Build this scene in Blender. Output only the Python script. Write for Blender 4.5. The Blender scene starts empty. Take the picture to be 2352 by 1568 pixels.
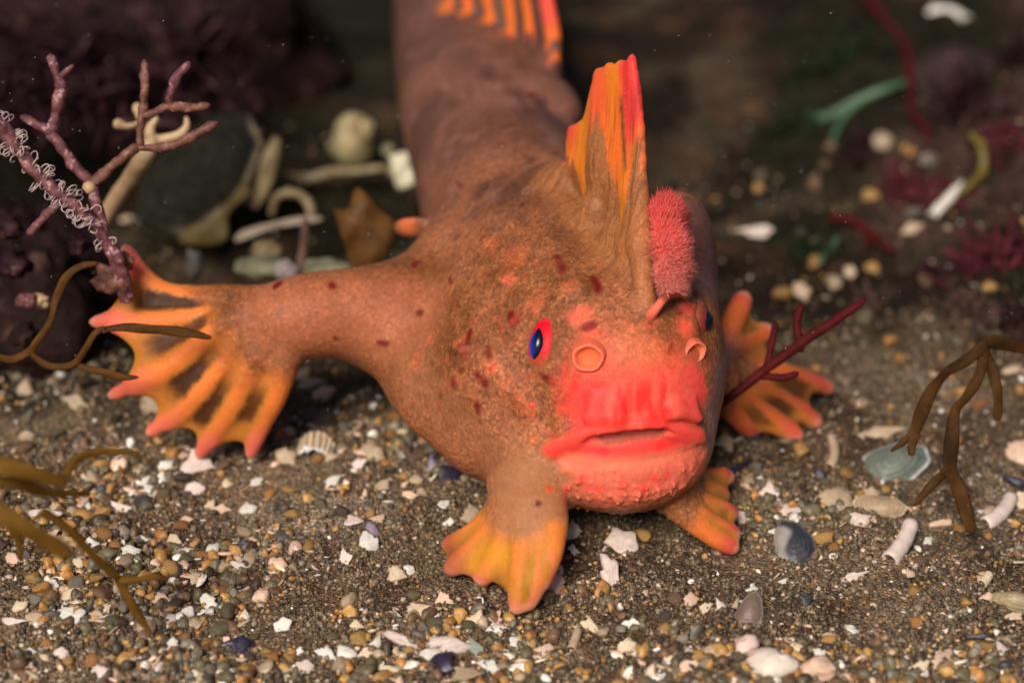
import bpy, math, random
import numpy as np
from mathutils import Vector, Matrix

S = bpy.context.scene
C = S.collection
S.unit_settings.scale_length = 0.01            # one unit is one centimetre
random.seed(7)
RNG = np.random.default_rng(7)

# ------------------------------------------------------------------ camera
PITCH = math.radians(29.0)
CAM = np.array((0.0, -18.0, 11.82))
K = 0.5 / 2352.0
DV = np.array((0.0, math.cos(PITCH), -math.sin(PITCH)))
UV = np.array((0.0, math.sin(PITCH), math.cos(PITCH)))
RV = np.array((1.0, 0.0, 0.0))
cam = bpy.data.cameras.new('camera')
cam.sensor_width = 36.0
cam.lens = 72.0
cam.clip_start = 0.5
cam.clip_end = 3000.0
cam.dof.use_dof = True
cam.dof.focus_distance = 20.05
cam.dof.aperture_fstop = 0.165
cam.dof.aperture_blades = 0
cam_o = bpy.data.objects.new('camera', cam)
cam_o.location = CAM
cam_o.rotation_euler = (math.pi / 2 - PITCH, 0, 0)
C.objects.link(cam_o)
S.camera = cam_o

# ------------------------------------------------------------------ light
SUN_DIR = Vector((-0.27, -0.66, 0.70)).normalized()      # towards the sun
sun_el = math.asin(SUN_DIR.z)
sun_az = math.atan2(SUN_DIR.x, SUN_DIR.y)
w = bpy.data.worlds.new('World')
S.world = w
w.use_nodes = True
nt = w.node_tree
bg = nt.nodes['Background']
sky = nt.nodes.new('ShaderNodeTexSky')
sky.sky_type = 'NISHITA'
sky.sun_disc = False
sky.sun_elevation = sun_el
sky.sun_rotation = sun_az
nt.links.new(sky.outputs['Color'], bg.inputs['Color'])
bg.inputs['Strength'].default_value = 0.05
sun = bpy.data.lights.new('sun', 'SUN')
sun.energy = 4.0
sun.angle = math.radians(24.0)
sun.color = (1.0, 0.92, 0.82)
sun_o = bpy.data.objects.new('sun', sun)
sun_o.rotation_euler = (-SUN_DIR).to_track_quat('-Z', 'Y').to_euler()
sun_o.location = (-20, -26, 30)
C.objects.link(sun_o)
S.view_settings.view_transform = 'Standard'
S.view_settings.look = 'None'
S.view_settings.gamma = 1.0
S.view_settings.exposure = 0.0
S.render.engine = 'CYCLES'
S.cycles.max_bounces = 6
S.cycles.transparent_max_bounces = 8


# ------------------------------------------------------------------ helpers
def P(px, py, t):
    """the point at camera depth t seen at this place of the picture"""
    return CAM + t * (DV + (px - 1176) * K * RV + (784 - py) * K * UV)


def tg(py):
    return CAM[2] / (math.sin(PITCH) - (784 - py) * K * math.cos(PITCH))


def proj(v):
    q = np.asarray(v) - CAM
    t = q @ DV
    return 1176 + (q @ RV) / t / K, 784 - (q @ UV) / t / K, t


_lat = np.random.default_rng(3).random((32, 32, 32)).astype(np.float32)


def vnoise(p):
    p = np.asarray(p, dtype=np.float64)
    i = np.floor(p).astype(int)
    f = p - i
    f = f * f * (3 - 2 * f)
    i &= 31
    j = (i + 1) & 31
    x0, y0, z0 = i[..., 0], i[..., 1], i[..., 2]
    x1, y1, z1 = j[..., 0], j[..., 1], j[..., 2]
    fx, fy, fz = f[..., 0], f[..., 1], f[..., 2]
    a = _lat[x0, y0, z0] * (1 - fx) + _lat[x1, y0, z0] * fx
    b = _lat[x0, y1, z0] * (1 - fx) + _lat[x1, y1, z0] * fx
    c = _lat[x0, y0, z1] * (1 - fx) + _lat[x1, y0, z1] * fx
    d = _lat[x0, y1, z1] * (1 - fx) + _lat[x1, y1, z1] * fx
    return (a * (1 - fy) + b * fy) * (1 - fz) + (c * (1 - fy) + d * fy) * fz


def fbm(p, o=4, g=0.5):
    s, a, n = 0, 1.0, 0
    p = np.asarray(p, dtype=np.float64)
    for k in range(o):
        s = s + a * vnoise(p * 2 ** k + 7.3 * k)
        n += a
        a *= g
    return s / n


def sstep(a, b, x):
    t = np.clip((x - a) / (b - a), 0, 1)
    return t * t * (3 - 2 * t)


def mesh_obj(name, verts, faces, mat, parent=None, smooth=True, col=None, extra=None, loc=None, normals=None):
    me = bpy.data.meshes.new(name)
    verts = np.asarray(verts, dtype=np.float64)
    if isinstance(faces, np.ndarray):
        n, k = faces.shape
        me.vertices.add(len(verts))
        me.vertices.foreach_set('co', verts.astype(np.float32).ravel())
        me.loops.add(n * k)
        me.loops.foreach_set('vertex_index', faces.astype(np.int32).ravel())
        me.polygons.add(n)
        me.polygons.foreach_set('loop_start', np.arange(0, n * k, k, dtype=np.int32))
        me.update(calc_edges=True)
        me.validate()
    else:
        me.from_pydata([tuple(v) for v in verts], [], faces)
        me.update()
    if smooth:
        me.polygons.foreach_set('use_smooth', np.ones(len(me.polygons), dtype=bool))
    if col is not None:
        at = me.color_attributes.new('Col', 'FLOAT_COLOR', 'POINT')
        c4 = np.ones((len(verts), 4), dtype=np.float32)
        c4[:, :np.asarray(col).shape[1]] = col
        at.data.foreach_set('color', c4.ravel())
    if extra:
        for k2, v2 in extra.items():
            at = me.attributes.new(k2, 'FLOAT', 'POINT')
            at.data.foreach_set('value', np.asarray(v2, dtype=np.float32))
    if normals is not None:
        me.normals_split_custom_set_from_vertices([tuple(x) for x in normals])
    if mat is not None:
        me.materials.append(mat)
    o = bpy.data.objects.new(name, me)
    C.objects.link(o)
    if parent is not None:
        o.parent = parent
    if loc is not None:
        o.location = loc
    return o


def tag(o, label, cat, group=None):
    o['label'] = label
    o['category'] = cat
    if group:
        o['group'] = group
    return o


def empty(name, loc, label=None, cat=None, group=None):
    o = bpy.data.objects.new(name, None)
    o.location = loc
    o.empty_display_size = 0.3
    C.objects.link(o)
    if label:
        tag(o, label, cat, group)
    return o


# ------------------------------------------------------------------ materials
def mat_new(name):
    m = bpy.data.materials.new(name)
    m.use_nodes = True
    t = m.node_tree
    return m, t, t.nodes['Principled BSDF'], t.nodes.new, t.links.new


def mottled(name, c1, c2, scale=6.0, rough=0.6, bump=0.3, bscale=20.0, bdist=0.02, c3=None, spec=0.4, sss=0.0, srad=(0.2, 0.1, 0.06), detail=6, trans=0.0):
    """noise mix of two (or three) colours with a bumped surface"""
    m, t, b, N, L = mat_new(name)
    tc = N('ShaderNodeTexCoord')
    n = N('ShaderNodeTexNoise')
    n.inputs['Scale'].default_value = scale
    n.inputs['Detail'].default_value = detail
    n.inputs['Roughness'].default_value = 0.62
    L(tc.outputs['Object'], n.inputs['Vector'])
    r = N('ShaderNodeValToRGB')
    r.color_ramp.elements[0].position = 0.32
    r.color_ramp.elements[0].color = (*c1, 1)
    r.color_ramp.elements[1].position = 0.57 if c3 else 0.68
    r.color_ramp.elements[1].color = (*c2, 1)
    if c3:
        e = r.color_ramp.elements.new(0.66)
        e.color = (*c3, 1)
    L(n.outputs['Fac'], r.inputs['Fac'])
    L(r.outputs['Color'], b.inputs['Base Color'])
    n2 = N('ShaderNodeTexNoise')
    n2.inputs['Scale'].default_value = bscale
    n2.inputs['Detail'].default_value = 5
    L(tc.outputs['Object'], n2.inputs['Vector'])
    bp = N('ShaderNodeBump')
    bp.inputs['Strength'].default_value = bump
    bp.inputs['Distance'].default_value = bdist
    L(n2.outputs['Fac'], bp.inputs['Height'])
    L(bp.outputs['Normal'], b.inputs['Normal'])
    b.inputs['Roughness'].default_value = rough
    b.inputs['Specular IOR Level'].default_value = spec
    if sss:
        b.inputs['Subsurface Weight'].default_value = sss
        b.inputs['Subsurface Radius'].default_value = srad
        b.inputs['Subsurface Scale'].default_value = 1.0
    if trans:
        b.inputs['Transmission Weight'].default_value = trans
    return m


def tinted(name, rough=0.55, scale=9.0, vary=0.45, bump=0.4, bscale=25.0, bdist=0.02, sss=0.15, attr=False, spec=0.4):
    """each object's own colour (or its colour attribute), broken up by noise"""
    m, t, b, N, L = mat_new(name)
    tc = N('ShaderNodeTexCoord')
    oi = N('ShaderNodeObjectInfo')
    ad = N('ShaderNodeVectorMath')
    ad.operation = 'ADD'
    L(tc.outputs['Object'], ad.inputs[0])
    L(oi.outputs['Location'], ad.inputs[1])
    n = N('ShaderNodeTexNoise')
    n.inputs['Scale'].default_value = scale
    n.inputs['Detail'].default_value = 6
    n.inputs['Roughness'].default_value = 0.65
    L(ad.outputs[0], n.inputs['Vector'])
    mr = N('ShaderNodeMapRange')
    mr.inputs['From Min'].default_value = 0.3
    mr.inputs['From Max'].default_value = 0.7
    mr.inputs['To Min'].default_value = 1.0 - vary
    mr.inputs['To Max'].default_value = 1.0 + vary * 0.5
    L(n.outputs['Fac'], mr.inputs['Value'])
    mx = N('ShaderNodeVectorMath')
    mx.operation = 'SCALE'
    if attr:
        at = N('ShaderNodeAttribute')
        at.attribute_name = 'Col'
        L(at.outputs['Color'], mx.inputs[0])
    else:
        L(oi.outputs['Color'], mx.inputs[0])
    L(mr.outputs['Result'], mx.inputs['Scale'])
    L(mx.outputs['Vector'], b.inputs['Base Color'])
    n2 = N('ShaderNodeTexNoise')
    n2.inputs['Scale'].default_value = bscale
    n2.inputs['Detail'].default_value = 6
    L(ad.outputs[0], n2.inputs['Vector'])
    bp = N('ShaderNodeBump')
    bp.inputs['Strength'].default_value = bump
    bp.inputs['Distance'].default_value = bdist
    L(n2.outputs['Fac'], bp.inputs['Height'])
    L(bp.outputs['Normal'], b.inputs['Normal'])
    b.inputs['Roughness'].default_value = rough
    b.inputs['Specular IOR Level'].default_value = spec
    if sss:
        b.inputs['Subsurface Weight'].default_value = sss
        b.inputs['Subsurface Radius'].default_value = (0.06, 0.04, 0.025)
        b.inputs['Subsurface Scale'].default_value = 1.0
    return m


def skin_material():
    m, t, b, N, L = mat_new('fish_skin')
    tc = N('ShaderNodeTexCoord')
    at = N('ShaderNodeAttribute')
    at.attribute_name = 'Col'
    mo = N('ShaderNodeAttribute')
    mo.attribute_name = 'Mot'
    # fine wavy mottling
    n1 = N('ShaderNodeTexNoise')
    n1.inputs['Scale'].default_value = 17.0
    n1.inputs['Detail'].default_value = 4
    n1.inputs['Roughness'].default_value = 0.6
    n1.inputs['Distortion'].default_value = 1.2
    L(tc.outputs['Object'], n1.inputs['Vector'])
    r1 = N('ShaderNodeMapRange')
    r1.inputs['From Min'].default_value = 0.36
    r1.inputs['From Max'].default_value = 0.60
    r1.inputs['To Min'].default_value = 0.50
    r1.inputs['To Max'].default_value = 1.15
    L(n1.outputs['Fac'], r1.inputs['Value'])
    # broad cloudiness
    n3 = N('ShaderNodeTexNoise')
    n3.inputs['Scale'].default_value = 2.6
    n3.inputs['Detail'].default_value = 3
    L(tc.outputs['Object'], n3.inputs['Vector'])
    r3 = N('ShaderNodeMapRange')
    r3.inputs['From Min'].default_value = 0.3
    r3.inputs['From Max'].default_value = 0.7
    r3.inputs['To Min'].default_value = 0.72
    r3.inputs['To Max'].default_value = 1.2
    L(n3.outputs['Fac'], r3.inputs['Value'])
    mul = N('ShaderNodeMath')
    mul.operation = 'MULTIPLY'
    L(r1.outputs['Result'], mul.inputs[0])
    L(r3.outputs['Result'], mul.inputs[1])
    vg = N('ShaderNodeTexVoronoi')
    vg.inputs['Scale'].default_value = 19.0
    L(tc.outputs['Object'], vg.inputs['Vector'])
    rg_ = N('ShaderNodeMapRange')
    rg_.inputs['From Min'].default_value = 0.12
    rg_.inputs['From Max'].default_value = 0.55
    rg_.inputs['To Min'].default_value = 1.26
    rg_.inputs['To Max'].default_value = 0.82
    L(vg.outputs['Distance'], rg_.inputs['Value'])
    mul0 = mul
    mul = N('ShaderNodeMath')
    mul.operation = 'MULTIPLY'
    L(mul0.outputs[0], mul.inputs[0])
    L(rg_.outputs['Result'], mul.inputs[1])
    mixf = N('ShaderNodeMix')
    mixf.data_type = 'FLOAT'
    mixf.inputs['A'].default_value = 1.0
    L(mo.outputs['Fac'], mixf.inputs['Factor'])
    L(mul.outputs[0], mixf.inputs['B'])
    sc = N('ShaderNodeVectorMath')
    sc.operation = 'SCALE'
    L(at.outputs['Color'], sc.inputs[0])
    L(mixf.outputs['Result'], sc.inputs['Scale'])
    # fine dark lines running up the crest
    al = N('ShaderNodeAttribute')
    al.attribute_name = 'Along'
    sk = N('ShaderNodeAttribute')
    sk.attribute_name = 'Streak'
    sx = N('ShaderNodeSeparateXYZ')
    L(tc.outputs['Object'], sx.inputs['Vector'])
    cx = N('ShaderNodeCombineXYZ')
    for src, dst, k_ in ((al.outputs['Fac'], 'X', 42.0), (sx.outputs['Z'], 'Y', 2.2), (sx.outputs['X'], 'Z', 2.0)):
        mq = N('ShaderNodeMath')
        mq.operation = 'MULTIPLY'
        mq.inputs[1].default_value = k_
        L(src, mq.inputs[0])
        L(mq.outputs[0], cx.inputs[dst])
    ns = N('ShaderNodeTexNoise')
    ns.inputs['Scale'].default_value = 1.0
    ns.inputs['Detail'].default_value = 2
    ns.inputs['Distortion'].default_value = 0.6
    L(cx.outputs['Vector'], ns.inputs['Vector'])
    rs = N('ShaderNodeMapRange')
    rs.inputs['From Min'].default_value = 0.48
    rs.inputs['From Max'].default_value = 0.66
    L(ns.outputs['Fac'], rs.inputs['Value'])
    ms = N('ShaderNodeMath')
    ms.operation = 'MULTIPLY'
    L(rs.outputs['Result'], ms.inputs[0])
    L(sk.outputs['Fac'], ms.inputs[1])
    m8 = N('ShaderNodeMath')
    m8.operation = 'MULTIPLY'
    m8.inputs[1].default_value = 0.48
    L(ms.outputs[0], m8.inputs[0])
    mxc = N('ShaderNodeMix')
    mxc.data_type = 'RGBA'
    L(m8.outputs[0], mxc.inputs['Factor'])
    L(sc.outputs['Vector'], mxc.inputs['A'])
    mxc.inputs['B'].default_value = (0.085, 0.034, 0.012, 1)
    L(mxc.outputs['Result'], b.inputs['Base Color'])
    # papillae
    vo = N('ShaderNodeTexVoronoi')
    vo.inputs['Scale'].default_value = 19.0
    vo.inputs['Randomness'].default_value = 1.0
    L(tc.outputs['Object'], vo.inputs['Vector'])
    n2 = N('ShaderNodeTexNoise')
    n2.inputs['Scale'].default_value = 34.0
    n2.inputs['Detail'].default_value = 4
    L(tc.outputs['Object'], n2.inputs['Vector'])
    mm = N('ShaderNodeMath')
    mm.operation = 'MULTIPLY_ADD'
    mm.inputs[1].default_value = -0.9
    L(vo.outputs['Distance'], mm.inputs[0])
    L(n2.outputs['Fac'], mm.inputs[2])
    bs = N('ShaderNodeMath')
    bs.operation = 'MULTIPLY_ADD'
    bs.inputs[1].default_value = 0.26
    bs.inputs[2].default_value = 0.06
    L(mo.outputs['Fac'], bs.inputs[0])
    bp = N('ShaderNodeBump')
    bp.inputs['Distance'].default_value = 0.045
    L(bs.outputs[0], bp.inputs['Strength'])
    L(mm.outputs[0], bp.inputs['Height'])
    L(bp.outputs['Normal'], b.inputs['Normal'])
    b.inputs['Roughness'].default_value = 0.5
    b.inputs['Specular IOR Level'].default_value = 0.16
    b.inputs['Subsurface Weight'].default_value = 0.6
    b.inputs['Subsurface Radius'].default_value = (0.18, 0.065, 0.045)
    b.inputs['Subsurface Scale'].default_value = 1.0
    return m


def seabed_material():
    m, t, b, N, L = mat_new('seabed_sand')
    tc = N('ShaderNodeTexCoord')
    at = N('ShaderNodeAttribute')
    at.attribute_name = 'Col'
    n1 = N('ShaderNodeTexNoise')
    n1.inputs['Scale'].default_value = 1.6
    n1.inputs['Detail'].default_value = 8
    n1.inputs['Roughness'].default_value = 0.68
    L(tc.outputs['Object'], n1.inputs['Vector'])
    r1 = N('ShaderNodeMapRange')
    r1.inputs['From Min'].default_value = 0.3
    r1.inputs['From Max'].default_value = 0.7
    r1.inputs['To Min'].default_value = 0.45
    r1.inputs['To Max'].default_value = 1.5
    L(n1.outputs['Fac'], r1.inputs['Value'])
    vo = N('ShaderNodeTexVoronoi')
    vo.inputs['Scale'].default_value = 40.0
    L(tc.outputs['Object'], vo.inputs['Vector'])
    hs = N('ShaderNodeSeparateColor')
    L(vo.outputs['Color'], hs.inputs['Color'])
    r2 = N('ShaderNodeValToRGB')
    cr = r2.color_ramp
    cr.elements[0].position = 0.0
    cr.elements[0].color = (0.35, 0.32, 0.3, 1)
    cr.elements[1].position = 1.0
    cr.elements[1].color = (3.2, 2.9, 2.5, 1)
    for p_, c_ in ((0.45, (0.9, 0.85, 0.8, 1)), (0.75, (1.3, 1.15, 0.95, 1)), (0.93, (1.7, 1.5, 1.2, 1))):
        e = cr.elements.new(p_)
        e.color = c_
    L(hs.outputs['Red'], r2.inputs['Fac'])
    m1 = N('ShaderNodeVectorMath')
    m1.operation = 'SCALE'
    L(at.outputs['Color'], m1.inputs[0])
    L(r1.outputs['Result'], m1.inputs['Scale'])
    m2 = N('ShaderNodeVectorMath')
    m2.operation = 'MULTIPLY'
    L(m1.outputs['Vector'], m2.inputs[0])
    L(r2.outputs['Color'], m2.inputs[1])
    L(m2.outputs['Vector'], b.inputs['Base Color'])
    n2 = N('ShaderNodeTexNoise')
    n2.inputs['Scale'].default_value = 9.0
    n2.inputs['Detail'].default_value = 8
    n2.inputs['Roughness'].default_value = 0.7
    L(tc.outputs['Object'], n2.inputs['Vector'])
    ma = N('ShaderNodeMath')
    ma.operation = 'MULTIPLY_ADD'
    ma.inputs[1].default_value = -0.5
    L(vo.outputs['Distance'], ma.inputs[0])
    L(n2.outputs['Fac'], ma.inputs[2])
    bp = N('ShaderNodeBump')
    bp.inputs['Strength'].default_value = 0.9
    bp.inputs['Distance'].default_value = 0.06
    L(ma.outputs[0], bp.inputs['Height'])
    L(bp.outputs['Normal'], b.inputs['Normal'])
    b.inputs['Roughness'].default_value = 0.85
    b.inputs['Specular IOR Level'].default_value = 0.1
    return m


M = {}
M['skin'] = skin_material()
M['seabed'] = seabed_material()
M['pebble'] = tinted('pebble_stone', rough=0.42, scale=7.0, vary=0.55, bump=0.5, bscale=22.0, bdist=0.02, sss=0.2)
M['shell'] = tinted('shell_chalk', rough=0.5, scale=6.0, vary=0.28, bump=0.35, bscale=18.0, bdist=0.015, sss=0.25)
M['gravel'] = tinted('gravel_grain', rough=0.45, scale=14.0, vary=0.5, bump=0.4, bscale=30.0, bdist=0.012, sss=0.0, attr=True)
M['painted_dull'] = tinted('shell_painted_dull', rough=0.8, scale=5.0, vary=0.6, bump=0.4, bscale=12.0, bdist=0.03, sss=0.0, attr=True, spec=0.1)
M['painted'] = tinted('shell_painted', rough=0.45, scale=8.0, vary=0.3, bump=0.3, bscale=22.0, bdist=0.012, sss=0.15, attr=True)


# ------------------------------------------------------------------ seabed
def ground_h(x, y):
    x = np.asarray(x, dtype=np.float64)
    y = np.asarray(y, dtype=np.float64)
    q = np.stack([x, y, np.zeros_like(x)], -1)
    h = (fbm(q * 0.35 + 3.1, 3) - 0.5) * 0.55 + (fbm(q * 1.4 + 9.7, 3) - 0.5) * 0.22 + (fbm(q * 5.5, 3) - 0.5) * 0.07
    h = h - 0.02
    for (fx, fy, r) in FEET:
        d = np.hypot(x - fx, y - fy)
        k = sstep(0.5 * r, 1.7 * r, d)
        h = h * k + (-0.03 + (h * 0.25)) * (1 - k)
    sl = sstep(3.8, 8.0, x + 0.12 * (y - 6)) * sstep(0.5, 5.5, y) * (1 - sstep(30, 60, y)) * (1 - sstep(20, 40, x))
    h = h + sl * (0.85 + 1.5 * (fbm(q * 0.75 + 71, 3) - 0.5) + 0.5 * (fbm(q * 2.3 + 5, 2) - 0.5))
    far = np.hypot(x, y)
    return h * (1 + 0.02 * np.clip(far - 20, 0, 200))


FEET = []
for _px, _py, _r in ((1150, 1350, 0.9), (1680, 1235, 0.8), (500, 1050, 0.9), (1850, 990, 0.8)):
    _q = P(_px, _py, tg(_py))
    FEET.append((_q[0], _q[1], _r))
FEET.append((0.9, 2.2, 1.6))


def axis_lines(lo, hi, step, out):
    a = list(np.arange(lo, hi + 1e-6, step))
    s, v = step * 1.5, hi
    up = []
    while v < out:
        v += s
        s *= 1.45
        up.append(v)
    s, v = step * 1.5, lo
    dn = []
    while v > -out:
        v -= s
        s *= 1.45
        dn.append(v)
    return np.array(dn[::-1] + a + up)


def G(px, py, dz=0.0):
    """the point of the seabed seen at this place of the picture"""
    t = tg(py)
    for _ in range(6):
        q = P(px, py, t)
        h = float(ground_h(q[0], q[1])) + dz
        t += (q[2] - h) / math.sin(PITCH) * 0.8
    return P(px, py, t)


def blob(x, y, px, py, r, sq=1.0):
    q = P(px, py, tg(py))
    return np.exp(-(((x - q[0]) / r) ** 2 + ((y - q[1]) / (r * sq)) ** 2))


def build_seabed():
    xs = axis_lines(-9.5, 10.0, 0.06, 420)
    ys = axis_lines(-5.5, 17.0, 0.06, 420)
    X, Y = np.meshgrid(xs, ys)
    Z = ground_h(X, Y)
    v = np.stack([X, Y, Z], -1).reshape(-1, 3)
    ny, nx = X.shape
    i = np.arange(ny * nx).reshape(ny, nx)
    f = np.stack([i[:-1, :-1], i[:-1, 1:], i[1:, 1:], i[1:, :-1]], -1).reshape(-1, 4)
    x, y = v[:, 0], v[:, 1]
    q = np.stack([x, y, 0 * x], -1)
    sand = np.array((0.235, 0.175, 0.122))
    mud = np.array((0.125, 0.090, 0.060))
    weed_and_shade = np.array((0.014, 0.015, 0.008))  # colour of dark green weed and of painted-in shade
    rust = np.array((0.11, 0.055, 0.03))
    k = sstep(0.38, 0.62, fbm(q * 0.8 + 2.0, 4))[:, None]
    c = mud * (1 - k) + sand * k
    # greyer silt patch in front of the fish, far ground darkened to paint in light falloff
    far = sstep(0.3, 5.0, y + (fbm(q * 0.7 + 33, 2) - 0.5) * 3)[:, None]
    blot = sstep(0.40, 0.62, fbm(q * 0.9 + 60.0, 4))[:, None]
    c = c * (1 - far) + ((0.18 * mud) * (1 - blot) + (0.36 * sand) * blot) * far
    k2 = (sstep(0.55, 0.72, fbm(q * 1.9 + 14.0, 4)) * 0.5)[:, None]
    c = c * (1 - k2) + rust * k2
    silt = np.maximum(blob(x, y, 720, 1175, 0.85, 0.8), 0.8 * blob(x, y, 1230, 1500, 0.6, 0.6))
    silt = (sstep(0.25, 0.8, silt + (fbm(q * 2.2 + 8, 3) - 0.5) * 0.6))[:, None]
    c = c * (1 - silt) + np.array((0.30, 0.245, 0.195)) * silt
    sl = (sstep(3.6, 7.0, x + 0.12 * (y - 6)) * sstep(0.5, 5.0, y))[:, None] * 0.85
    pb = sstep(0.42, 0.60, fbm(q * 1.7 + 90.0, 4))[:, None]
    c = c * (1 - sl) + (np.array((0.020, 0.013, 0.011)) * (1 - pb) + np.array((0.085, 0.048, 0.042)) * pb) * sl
    fm = np.zeros(len(v))  # dark green weed at right back; elsewhere falloff and shade painted into the ground
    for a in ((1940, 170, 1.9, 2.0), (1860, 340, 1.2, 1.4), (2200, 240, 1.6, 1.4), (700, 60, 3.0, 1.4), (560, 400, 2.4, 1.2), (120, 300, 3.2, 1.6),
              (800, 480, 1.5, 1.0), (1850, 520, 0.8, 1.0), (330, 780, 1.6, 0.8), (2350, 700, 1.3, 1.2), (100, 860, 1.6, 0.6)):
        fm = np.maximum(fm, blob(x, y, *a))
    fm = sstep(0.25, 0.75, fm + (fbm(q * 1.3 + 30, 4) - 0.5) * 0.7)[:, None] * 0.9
    c = c * (1 - fm) + weed_and_shade * fm
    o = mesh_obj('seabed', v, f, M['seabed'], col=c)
    o['kind'] = 'structure'
    o['label'] = 'brown muddy sand of the seabed'
    return o


build_seabed()


# ------------------------------------------------------------------ the fish
class Field:
    """a distance field on a grid, grown from round cones, balls and sheets"""
    def __init__(s, lo, hi, h):
        s.lo = np.array(lo, dtype=np.float64)
        s.h = h
        s.n = tuple(int(math.ceil((b - a) / h)) + 1 for a, b in zip(lo, hi))
        s.a = np.full(s.n, 9.0, dtype=np.float32)

    def _box(s, lo, hi):
        i0 = np.clip(np.floor((lo - s.lo) / s.h).astype(int), 0, np.array(s.n) - 1)
        i1 = np.clip(np.ceil((hi - s.lo) / s.h).astype(int) + 1, 1, np.array(s.n))
        sl = tuple(slice(a, b) for a, b in zip(i0, i1))
        ax = [s.lo[k] + s.h * np.arange(i0[k], i1[k]) for k in range(3)]
        X = ax[0][:, None, None]
        Y = ax[1][None, :, None]
        Z = ax[2][None, None, :]
        return sl, X, Y, Z

    def _in(s, sl, d, k, sub):
        a = s.a[sl]
        d = d.astype(np.float32)
        if sub:
            h = np.clip(0.5 - 0.5 * (a + d) / k, 0, 1)
            s.a[sl] = a * (1 - h) - d * h + k * h * (1 - h)
        else:
            h = np.clip(0.5 + 0.5 * (a - d) / k, 0, 1)
            s.a[sl] = a * (1 - h) + d * h - k * h * (1 - h)

    def cone(s, p, r, q, r2, k=0.1, sub=False):
        p = np.array(p, dtype=float)
        q = np.array(q, dtype=float)
        m = max(r, r2) + k + 3 * s.h
        sl, X, Y, Z = s._box(np.minimum(p, q) - m, np.maximum(p, q) + m)
        e = q - p
        ee = float(e @ e) + 1e-9
        tt = np.clip(((X - p[0]) * e[0] + (Y - p[1]) * e[1] + (Z - p[2]) * e[2]) / ee, 0, 1)
        d = np.sqrt((X - p[0] - tt * e[0]) ** 2 + (Y - p[1] - tt * e[1]) ** 2 + (Z - p[2] - tt * e[2]) ** 2) - (r + (r2 - r) * tt)
        s._in(sl, d, k, sub)

    def ball(s, p, r, k=0.1, sub=False, rot=None):
        p = np.array(p, dtype=float)
        r = np.array((r, r, r) if np.isscalar(r) else r, dtype=float)
        m = r.max() + k + 3 * s.h
        sl, X, Y, Z = s._box(p - m, p + m)
        dx, dy, dz = X - p[0], Y - p[1], Z - p[2]
        if rot is not None:
            R = np.asarray(rot)
            dx, dy, dz = (R[i, 0] * dx + R[i, 1] * dy + R[i, 2] * dz for i in range(3))
        k0 = np.sqrt((dx / r[0]) ** 2 + (dy / r[1]) ** 2 + (dz / r[2]) ** 2)
        k1 = np.sqrt((dx / r[0] ** 2) ** 2 + (dy / r[1] ** 2) ** 2 + (dz / r[2] ** 2) ** 2) + 1e-9
        s._in(sl, k0 * (k0 - 1) / k1 + 0 * (dx + dy + dz), k, sub)

    def chain(s, pts, k=0.1, sub=False):
        for (p, r), (q, r2) in zip(pts[:-1], pts[1:]):
            s.cone(p, r, q, r2, k, sub)

    def surface(s):
        """surface nets: quads and vertices of the zero level"""
        a = s.a
        neg = (a < 0)
        cs = np.zeros(tuple(n - 1 for n in a.shape), dtype=np.uint8)
        for dx in (0, 1):
            for dy in (0, 1):
                for dz in (0, 1):
                    cs += neg[dx:a.shape[0] - 1 + dx, dy:a.shape[1] - 1 + dy, dz:a.shape[2] - 1 + dz]
        act = np.argwhere((cs > 0) & (cs < 8))
        idx = np.full(cs.shape, -1, dtype=np.int32)
        idx[act[:, 0], act[:, 1], act[:, 2]] = np.arange(len(act))
        acc = np.zeros((len(act), 3))
        cnt = np.zeros(len(act))
        corners = [(i, j, k) for i in (0, 1) for j in (0, 1) for k in (0, 1)]
        val = {c: a[act[:, 0] + c[0], act[:, 1] + c[1], act[:, 2] + c[2]] for c in corners}
        for c in corners:
            for ax in range(3):
                if c[ax] == 0:
                    d = list(c)
                    d[ax] = 1
                    va, vb = val[c], val[tuple(d)]
                    m = (va < 0) != (vb < 0)
                    den = np.where(m, va - vb, 1)
                    tt = np.where(m, va / den, 0)
                    for q in range(3):
                        acc[:, q] += m * (c[q] + (tt if q == ax else 0))
                    cnt += m
        v = s.lo + s.h * (act + acc / cnt[:, None])
        F = []
        for ax in range(3):
            b, c = (ax + 1) % 3, (ax + 2) % 3
            sl0 = [slice(None)] * 3
            sl1 = [slice(None)] * 3
            sl0[ax] = slice(0, -1)
            sl1[ax] = slice(1, None)
            ch = neg[tuple(sl0)] != neg[tuple(sl1)]
            e = np.argwhere(ch)
            e = e[(e[:, b] > 0) & (e[:, c] > 0) & (e[:, b] < a.shape[b] - 1) & (e[:, c] < a.shape[c] - 1)]
            flip = neg[e[:, 0], e[:, 1], e[:, 2]]
            def cell(db, dc):
                q = e.copy()
                q[:, b] -= db
                q[:, c] -= dc
                return idx[q[:, 0], q[:, 1], q[:, 2]]
            quad = np.stack([cell(1, 1), cell(0, 1), cell(0, 0), cell(1, 0)], -1)
            quad[~flip] = quad[~flip][:, ::-1]
            F.append(quad)
        return v, np.concatenate(F)


def pt(px, py, t):
    return np.array(P(px, py, t))


def pr(px, py, t, rpx):
    return np.array(P(px, py, t)), rpx * K * t


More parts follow.
